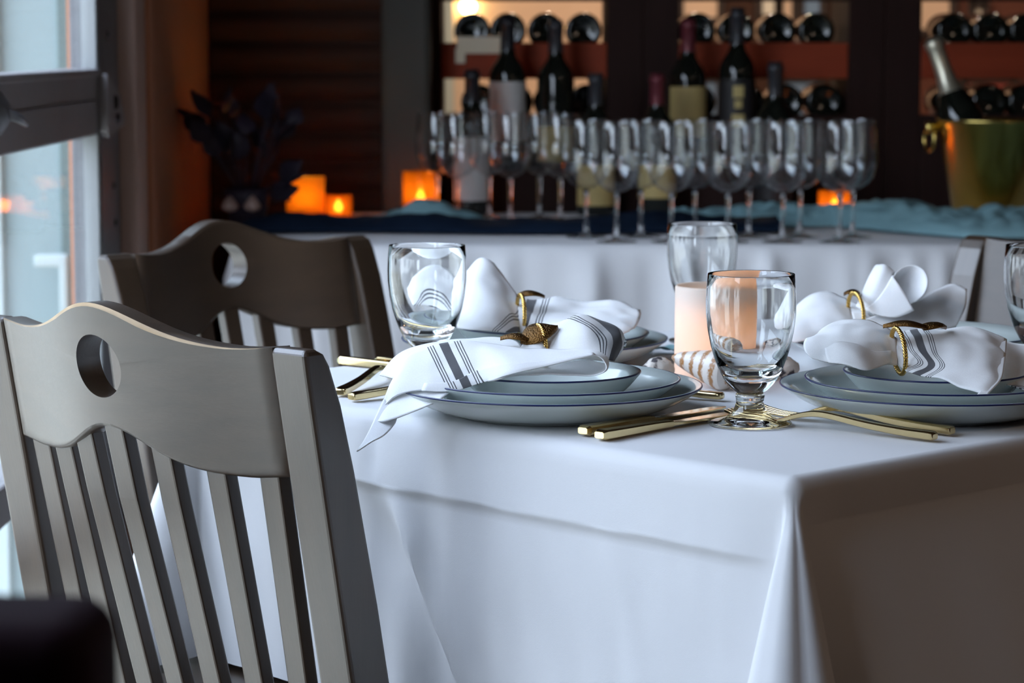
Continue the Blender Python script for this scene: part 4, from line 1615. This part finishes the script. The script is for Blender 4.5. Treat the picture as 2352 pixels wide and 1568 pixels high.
uF = lambda x, y: (x - (1024 + (y - 800) * 0.48)) / 2200.0 * (1 if x < 1180 else 3)
F1 = [
    [(902, 868, 2.300), (893, 890, 2.285), (883, 915, 2.275), (872, 943, 2.270), (860, 966, 2.268)],
    [(930, 826, 2.315), (925, 848, 2.292), (920, 873, 2.277), (912, 895, 2.267), (902, 914, 2.262)],
    [(968, 802, 2.318), (975, 830, 2.290), (978, 858, 2.270), (975, 880, 2.255), (968, 896, 2.248)],
    [(1020, 789, 2.318), (1035, 818, 2.290), (1042, 850, 2.265), (1040, 876, 2.250), (1038, 897, 2.242)],
    [(1072, 783, 2.318), (1090, 808, 2.290), (1098, 832, 2.265), (1100, 855, 2.250), (1104, 879, 2.243)],
    [(1130, 789, 2.315), (1150, 806, 2.290), (1160, 824, 2.270), (1168, 842, 2.256), (1175, 858, 2.250)],
    [(1200, 800, 2.305), (1220, 810, 2.285), (1232, 821, 2.270), (1242, 832, 2.260), (1250, 841, 2.255)],
    [(1290, 802, 2.300), (1300, 806, 2.285), (1308, 813, 2.272), (1314, 819, 2.264), (1318, 825, 2.260)],
    [(1348, 801, 2.300), (1354, 804, 2.290), (1360, 808, 2.280), (1364, 811, 2.273), (1366, 814, 2.268)],
    [(1382, 809, 2.300), (1388, 815, 2.290), (1392, 822, 2.281), (1393, 828, 2.274), (1391, 833, 2.268)],
    [(1390, 832, 2.305), (1394, 840, 2.295), (1396, 846, 2.285), (1394, 851, 2.275), (1388, 853, 2.266)],
    [(1352, 828, 2.335), (1358, 842, 2.325), (1360, 853, 2.306), (1356, 860, 2.288), (1350, 863, 2.272)],
    [(1285, 830, 2.335), (1285, 842, 2.325), (1285, 851, 2.306), (1284, 857, 2.288), (1282, 860, 2.270)],
    [(1205, 842, 2.330), (1204, 850, 2.316), (1202, 856, 2.300), (1200, 860, 2.284), (1196, 863, 2.268)],
    [(1130, 862, 2.315), (1128, 866, 2.300), (1126, 869, 2.285), (1124, 872, 2.270), (1120, 875, 2.256)],
]
U1 = [
    [(861, 966, 2.288), (863, 967, 2.284), (866, 968, 2.280)],
    [(902, 914, 2.293), (895, 940, 2.281), (893, 966, 2.269)],
    [(968, 896, 2.286), (962, 920, 2.274), (955, 943, 2.263)],
    [(1038, 897, 2.281), (1022, 909, 2.270), (1006, 921, 2.262)],
]
H1 = [
    [(882, 915, 2.292), (900, 938, 2.285), (913, 958, 2.280)],
    [(868, 945, 2.287), (888, 962, 2.279), (906, 974, 2.274)],
    [(850, 985, 2.277), (866, 993, 2.271), (883, 999, 2.267)],
    [(834, 1015, 2.268), (845, 1016, 2.265), (853, 1015, 2.263)],
    [(819, 1036, 2.262), (821, 1036, 2.262), (823, 1035, 2.262)],
]
K1 = [
    [(871, 861, 2.335), (888, 865, 2.326), (904, 870, 2.316)],
    [(905, 822, 2.345), (915, 835, 2.332), (926, 850, 2.318)],
    [(945, 799, 2.350), (955, 808, 2.336), (968, 820, 2.322)],
    [(1005, 785, 2.350), (1015, 790, 2.336), (1030, 798, 2.322)],
    [(1070, 778, 2.350), (1075, 782, 2.338), (1085, 790, 2.325)],
    [(1130, 775, 2.350), (1140, 782, 2.338), (1150, 794, 2.322)],
    [(1185, 782, 2.345), (1195, 790, 2.332), (1205, 804, 2.315)],
]
B1 = [
    [(1215, 785, 2.365, -.05), (1225, 770, 2.355, -.05), (1240, 762, 2.338, -.05), (1252, 778, 2.322, -.05), (1250, 805, 2.312, -.05)],
    [(1262, 775, 2.375, -.02), (1275, 748, 2.362, -.018), (1292, 738, 2.340, -.023), (1300, 768, 2.315, -.04), (1295, 806, 2.302, -.05)],
    [(1318, 762, 2.390, -.012), (1320, 735, 2.372, -.0145), (1334, 724, 2.348, -.008), (1345, 760, 2.312, -.024), (1345, 806, 2.296, -.035)],
    [(1375, 768, 2.400, .000), (1378, 744, 2.380, .0035), (1382, 738, 2.352, -.001), (1385, 775, 2.312, -.0142), (1384, 818, 2.292, -.016)],
    [(1416, 785, 2.400, .012), (1420, 764, 2.380, .012), (1422, 756, 2.358, .006), (1418, 788, 2.322, .000), (1404, 828, 2.294, .0)],
    [(1437, 795, 2.385, .020), (1438, 786, 2.374, .018), (1435, 778, 2.360, .012), (1427, 806, 2.336, .007), (1410, 830, 2.305, .004)],
]
C1 = [
    [(1194, 802, 2.318), (1211, 779, 2.320), (1228, 767, 2.321), (1246, 774, 2.320), (1263, 799, 2.318)],
    [(1199, 807, 2.310), (1214, 790, 2.312), (1230, 781, 2.313), (1246, 787, 2.312), (1259, 805, 2.310)],
    [(1208, 813, 2.300), (1220, 808, 2.302), (1232, 806, 2.303), (1242, 807, 2.302), (1252, 811, 2.300)],
]
F1 = [[(x, y, 2.316 - (2.316 - d) * (0.55 if i < 5 else 0.85)) for x, y, d in r] if i < 10 else r for i, r in enumerate(F1)]
FH = []          # folded hem lying on the front edge of the flap
for i, r in enumerate(F1[2:9]):
    a_, b_ = r[3], r[4]
    c_ = [p * 0.75 + q * 0.25 for p, q in zip(r[3], r[2])] if i > 1 else a_
    FH.append([(c_[0], c_[1], c_[2] - 0.0022), (a_[0] * .4 + b_[0] * .6, a_[1] * .4 + b_[1] * .6, a_[2] * .4 + b_[2] * .6 - 0.0024), (b_[0], b_[1] + 1, b_[2] - 0.0020)])
napkin([([prow(r, uF) for r in F1], 0.0012), ([prow(r, lambda x, y: uF(x - 7, y)) for r in FH], 0.0), ([prow(r) for r in U1], 0.0), ([prow(r) for r in H1], 0.0), ([prow(r) for r in K1], 0.0008),
        ([prow(r) for r in B1], 0.0015), ([prow(r) for r in C1], 0.0)], 'striped white napkin on the near left plates, its tip hanging over the table edge')

L2 = [
    [(1872, 772, 2.365), (1853, 778, 2.345), (1846, 790, 2.326), (1850, 808, 2.310), (1866, 824, 2.300)],
    [(1897, 750, 2.378), (1890, 764, 2.345), (1884, 787, 2.318), (1886, 810, 2.300), (1896, 831, 2.290)],
    [(1940, 734, 2.382), (1940, 750, 2.345), (1936, 778, 2.305), (1935, 808, 2.288), (1942, 838, 2.276)],
    [(1985, 733, 2.372), (1988, 752, 2.336), (1990, 782, 2.300), (1990, 812, 2.288), (1994, 848, 2.276)],
    [(2022, 746, 2.358), (2028, 764, 2.328), (2030, 788, 2.306), (2030, 812, 2.296), (2030, 838, 2.290)],
    [(2054, 764, 2.345), (2057, 778, 2.324), (2060, 800, 2.308), (2062, 820, 2.304), (2064, 838, 2.302)],
]
L2b = [
    [(1895, 800, 2.298), (1897, 815, 2.290), (1902, 832, 2.284)],
    [(1925, 785, 2.294), (1932, 805, 2.282), (1945, 838, 2.270)],
    [(1965, 790, 2.290), (1972, 812, 2.274), (1985, 850, 2.264)],
    [(2010, 806, 2.292), (2012, 820, 2.284), (2010, 846, 2.274)],
    [(2050, 806, 2.302), (2050, 818, 2.298), (2048, 832, 2.294)],
]
R2 = [
    [(2062, 764, 2.345, -.021), (2068, 780, 2.324, -.024), (2072, 802, 2.308, -.028), (2078, 828, 2.298, -.036), (2086, 856, 2.288, -.012)],
    [(2105, 757, 2.352, .004), (2112, 780, 2.322, .001), (2118, 806, 2.300, -.001), (2120, 836, 2.288, -.012), (2116, 863, 2.276, .006)],
    [(2150, 755, 2.356, .030), (2160, 780, 2.320, .028), (2165, 810, 2.296, .0265), (2164, 840, 2.278, .015), (2158, 869, 2.265, .030)],
    [(2210, 750, 2.362, .06), (2215, 780, 2.322, .06), (2218, 815, 2.290, .06), (2215, 853, 2.266, .045), (2206, 889, 2.250, .06)],
    [(2265, 760, 2.362, .1), (2268, 788, 2.324, .1), (2270, 825, 2.288, .1), (2265, 865, 2.256, .1), (2248, 903, 2.240, .1)],
    [(2312, 780, 2.362, .1), (2310, 805, 2.328, .1), (2306, 838, 2.292, .1), (2298, 872, 2.260, .1), (2264, 909, 2.236, .1)],
]
R2b = [
    [(2300, 782, 2.378, .1), (2302, 815, 2.350, .1), (2300, 850, 2.318, .06), (2296, 880, 2.290, .03)],
    [(2350, 790, 2.385, .1), (2350, 828, 2.350, .1), (2348, 862, 2.312, .05), (2344, 892, 2.280, .012)],
    [(2420, 800, 2.390, .1), (2420, 840, 2.345, .1), (2416, 880, 2.300, .05), (2405, 915, 2.260, .008)],
    [(2470, 830, 2.385, .1), (2465, 860, 2.345, .1), (2455, 895, 2.300, .05), (2440, 925, 2.265, .008)],
]
RH = [[(x - 30 + 2 * j, y - 4 + j, d - 0.0020, 0.1), (x + 1, y, d - 0.0018, 0.1)] for j, (x, y, d, u_) in enumerate(R2[-1])]
J2 = [[q[:3] + (-0.022,) for q in L2[-1]], [tuple((a + b) / 2 for a, b in zip(p[:3], q[:3])) + (-0.022,) for p, q in zip(L2[-1], R2[0])], [q[:3] + (-0.022,) for q in R2[0]]]
napkin([([prow(r) for r in J2], 0.0), ([prow(r) for r in RH], 0.0), ([prow(r) for r in L2], 0.0022), ([prow(r) for r in L2b], 0.0008), ([prow(r) for r in R2], 0.0022), ([prow(r) for r in R2b], 0.0015)],
       'striped white napkin on the near right plates, fanned hem to the right')

L3 = [
    [(1052, 648, 2.73, -.05), (1046, 685, 2.69, -.05), (1046, 722, 2.66, -.05), (1050, 752, 2.63, -.05)],
    [(1095, 596, 2.75, -.05), (1090, 650, 2.70, -.05), (1090, 710, 2.65, -.05), (1090, 757, 2.61, -.045)],
    [(1130, 602, 2.75, -.05), (1130, 655, 2.70, -.05), (1135, 715, 2.64, -.035), (1135, 761, 2.61, -.016)],
    [(1158, 634, 2.74, -.05), (1165, 680, 2.70, -.04), (1168, 725, 2.65, -.018), (1168, 763, 2.62, -.003)],
    [(1187, 677, 2.72, -.03), (1190, 705, 2.69, -.02), (1192, 735, 2.665, -.012), (1195, 763, 2.65, .002)],
]
L3b = [   # far wing of the fan, seen through the goblet
    [(930, 668, 2.72, -.05), (935, 690, 2.70, -.04), (945, 715, 2.68, -.02)],
    [(965, 622, 2.74, -.05), (970, 660, 2.71, -.024), (980, 715, 2.68, -.006)],
    [(1010, 612, 2.75, -.05), (1012, 662, 2.71, -.024), (1020, 728, 2.67, -.006)],
    [(1060, 640, 2.74, -.05), (1060, 680, 2.71, -.03), (1066, 735, 2.66, -.02)],
    [(1110, 660, 2.73, -.05), (1112, 700, 2.70, -.03), (1116, 745, 2.66, -.02)],
]
R3 = [
    [(1197, 680, 2.72), (1201, 705, 2.69), (1206, 735, 2.665), (1208, 765, 2.65)],
    [(1240, 689, 2.73), (1242, 712, 2.69), (1243, 738, 2.655), (1241, 765, 2.64)],
    [(1278, 682, 2.74), (1286, 710, 2.69), (1290, 740, 2.64), (1290, 770, 2.62)],
    [(1340, 694, 2.74), (1345, 715, 2.69), (1350, 740, 2.64), (1350, 772, 2.62)],
    [(1413, 689, 2.74), (1415, 715, 2.69), (1415, 745, 2.64), (1412, 772, 2.61)],
    [(1470, 712, 2.72), (1472, 724, 2.69), (1464, 744, 2.66), (1444, 764, 2.63)],
]
uR3 = lambda x, y: (x - (1214 - (y - 710) * 0.35)) / 2250.0
J3 = [[q[:3] for q in L3[-1]], R3[0]]
napkin([([prow(r, U=-0.022) for r in J3], 0.0), ([prow(r) for r in L3], 0.0020), ([prow(r) for r in L3b], 0.0025), ([prow(r, uR3) for r in R3], 0.0030)],
       'striped white napkin on the far left plates behind the goblet')

L4 = [
    [(1800, 738, 2.72), (1796, 755, 2.69), (1800, 775, 2.67), (1812, 785, 2.65)],
    [(1850, 684, 2.73), (1846, 720, 2.69), (1845, 755, 2.65), (1850, 785, 2.62)],
    [(1908, 672, 2.73), (1910, 710, 2.68), (1912, 750, 2.64), (1915, 785, 2.62)],
    [(1946, 688, 2.72), (1955, 715, 2.69), (1962, 740, 2.66), (1968, 770, 2.64)],
]
P4 = [
    [(1966, 704, 2.685), (1990, 714, 2.675), (2022, 722, 2.670)],
    [(1985, 660, 2.700), (2005, 668, 2.682), (2038, 676, 2.675)],
    [(2006, 616, 2.710), (2028, 616, 2.690), (2050, 630, 2.685)],
    [(2014, 612, 2.722), (2034, 613, 2.704), (2054, 626, 2.698)],
    [(2000, 650, 2.735), (2020, 660, 2.720), (2044, 668, 2.712)],
]
T4 = []
for cx_, cy_, rx_, ry_, dd in ((2008, 714, 14, 12, 2.712), (2036, 692, 27, 23, 2.700), (2064, 670, 39, 36, 2.688), (2089, 653, 42, 44, 2.672)):
    row = []
    for i in range(13):
        a_ = R(-60 + 330 * i / 12)
        row.append((cx_ + rx_ * math.cos(a_) + 6 * math.sin(a_), cy_ - ry_ * math.sin(a_), dd + 0.012 * math.sin(a_) - 0.006 * math.cos(a_)))
    T4.append(row)
V4 = [
    [(2050, 632, 2.664), (2034, 660, 2.668), (2012, 690, 2.672), (1990, 708, 2.674)],
    [(2070, 662, 2.656), (2052, 686, 2.662), (2030, 706, 2.666), (2004, 719, 2.670)],
    [(2100, 713, 2.652), (2080, 722, 2.656), (2056, 729, 2.660), (2026, 726, 2.664)],
]
Q4 = [
    [(1985, 735, 2.665), (2005, 750, 2.655), (2020, 772, 2.645)],
    [(2085, 700, 2.700), (2095, 725, 2.680), (2100, 768, 2.650)],
    [(2140, 672, 2.715), (2150, 708, 2.690), (2150, 766, 2.652)],
    [(2188, 652, 2.730), (2186, 700, 2.700), (2174, 760, 2.660)],
    [(2221, 666, 2.720), (2218, 705, 2.700), (2196, 750, 2.670)],
]
J4 = [L4[-1], [(1978, 702, 2.705), (1986, 718, 2.685), (1996, 740, 2.665), (2002, 768, 2.648)]]
napkin([([prow(r) for r in J4], 0.0), ([prow(r) for r in L4], 0.0025), ([prow(r) for r in P4], 0.001), ([prow(r) for r in T4], 0.0005), ([prow(r) for r in V4], 0.0006), ([prow(r) for r in Q4], 0.0020)],
       'white napkin with a rolled loop on the far right plates')

# ------------------------------------------------------------------ napkin rings
def leaf_mesh(L_, w, curve=0.004):
    bm = bmesh.new()
    n = 12
    top, botm = [], []
    for i in range(n + 1):
        u = i / n
        hw = w * math.sin(PI * u ** 0.85) ** 0.8 if 0 < u < 1 else 0.0004
        z_ = curve * math.sin(PI * u)
        rt, rb_ = [], []
        for k_ in (-1, -0.5, 0, 0.5, 1):
            y = hw * k_
            d_ = 0.0022 * (1 - k_ * k_)
            rt.append(bm.verts.new((u * L_, y, z_ + d_ + 0.0007)))
            rb_.append(bm.verts.new((u * L_, y, z_ - 0.0007)))
        top.append(rt)
        botm.append(rb_)
    for i in range(n):
        for q in range(4):
            bm.faces.new((top[i][q], top[i + 1][q], top[i + 1][q + 1], top[i][q + 1]))
            bm.faces.new((botm[i][q], botm[i][q + 1], botm[i + 1][q + 1], botm[i + 1][q]))
        bm.faces.new((top[i][0], botm[i][0], botm[i + 1][0], top[i + 1][0]))
        bm.faces.new((top[i][4], top[i + 1][4], botm[i + 1][4], botm[i][4]))
    bmesh.ops.recalc_face_normals(bm, faces=bm.faces)
    return bm


def napkin_ring(px, py, d, axis, rad, rz_, leaves, label, start=0.0):
    c = at(px, py, d)
    t = thing('napkin_ring', label, 'napkin ring', tuple(c), 0, 'gold leaf napkin rings')
    ax = Vector(axis).normalized()
    u = Vector((0, 0, 1)) - ax * ax.z
    u.normalize()
    v = ax.cross(u)
    bm = bmesh.new()
    NS_ = 120
    for s in range(3):
        pts = []
        for i in range(NS_):
            a_ = 2 * PI * i / NS_
            tw = 2 * PI * s / 3 + a_ * 14
            rr = rad + 0.0011 * math.cos(tw)
            pts.append((u * math.cos(a_) * rz_ + v * math.sin(a_)) * rr + ax * 0.0011 * math.sin(tw))
        add_tube(bm, pts, 0.00125, 6, True)
    link('rope_band', bm, M['rope_gold'], t)
    for (bx, by, bd, tx, ty, td, w, roll) in leaves:
        b0 = at(bx, by, bd)
        b1 = at(tx, ty, td)
        dv = b1 - b0
        lf = link('leaf', leaf_mesh(dv.length, w), [M['leaf_gold']], t)
        lf.rotation_mode = 'QUATERNION'
        x_ = dv.normalized()
        nrm = Vector((math.sin(roll) * 0.3, -math.sin(roll), math.cos(roll)))
        y_ = nrm.cross(x_).normalized()
        z_ = x_.cross(y_)
        lf.rotation_quaternion = Matrix((x_, y_, z_)).transposed().to_quaternion()
        lf.location = b0 - c
    return t


napkin_ring(1240, 790, 2.325, (1, 0.35, 0.05), 0.0155, 1.1, [(1216, 784, 2.312, 1149, 780, 2.318, 0.009, 0.12), (1196, 788, 2.315, 1282, 752, 2.325, 0.0135, 0.42)],
            'gold ring with beaded leaf around the near left napkin')
napkin_ring(2064, 806, 2.306, (1, 0.15, 0.12), 0.0205, 1.0, [(2128, 754, 2.318, 2028, 752, 2.322, 0.012, 0.06), (2122, 757, 2.320, 2172, 755, 2.345, 0.010, 0.05)],
            'gold ring with flat leaves around the near right napkin')
napkin_ring(1196, 722, 2.675, (1, 0.2, 0.0), 0.0205, 1.0, [(1188, 680, 2.680, 1251, 684, 2.690, 0.011, 0.10)],
            'gold rope ring around the far left napkin')
napkin_ring(1966, 716, 2.680, (1, 0.3, 0.1), 0.0190, 1.05, [(1975, 680, 2.690, 1938, 678, 2.700, 0.010, 0.1)],
            'gold rope ring around the far right napkin')
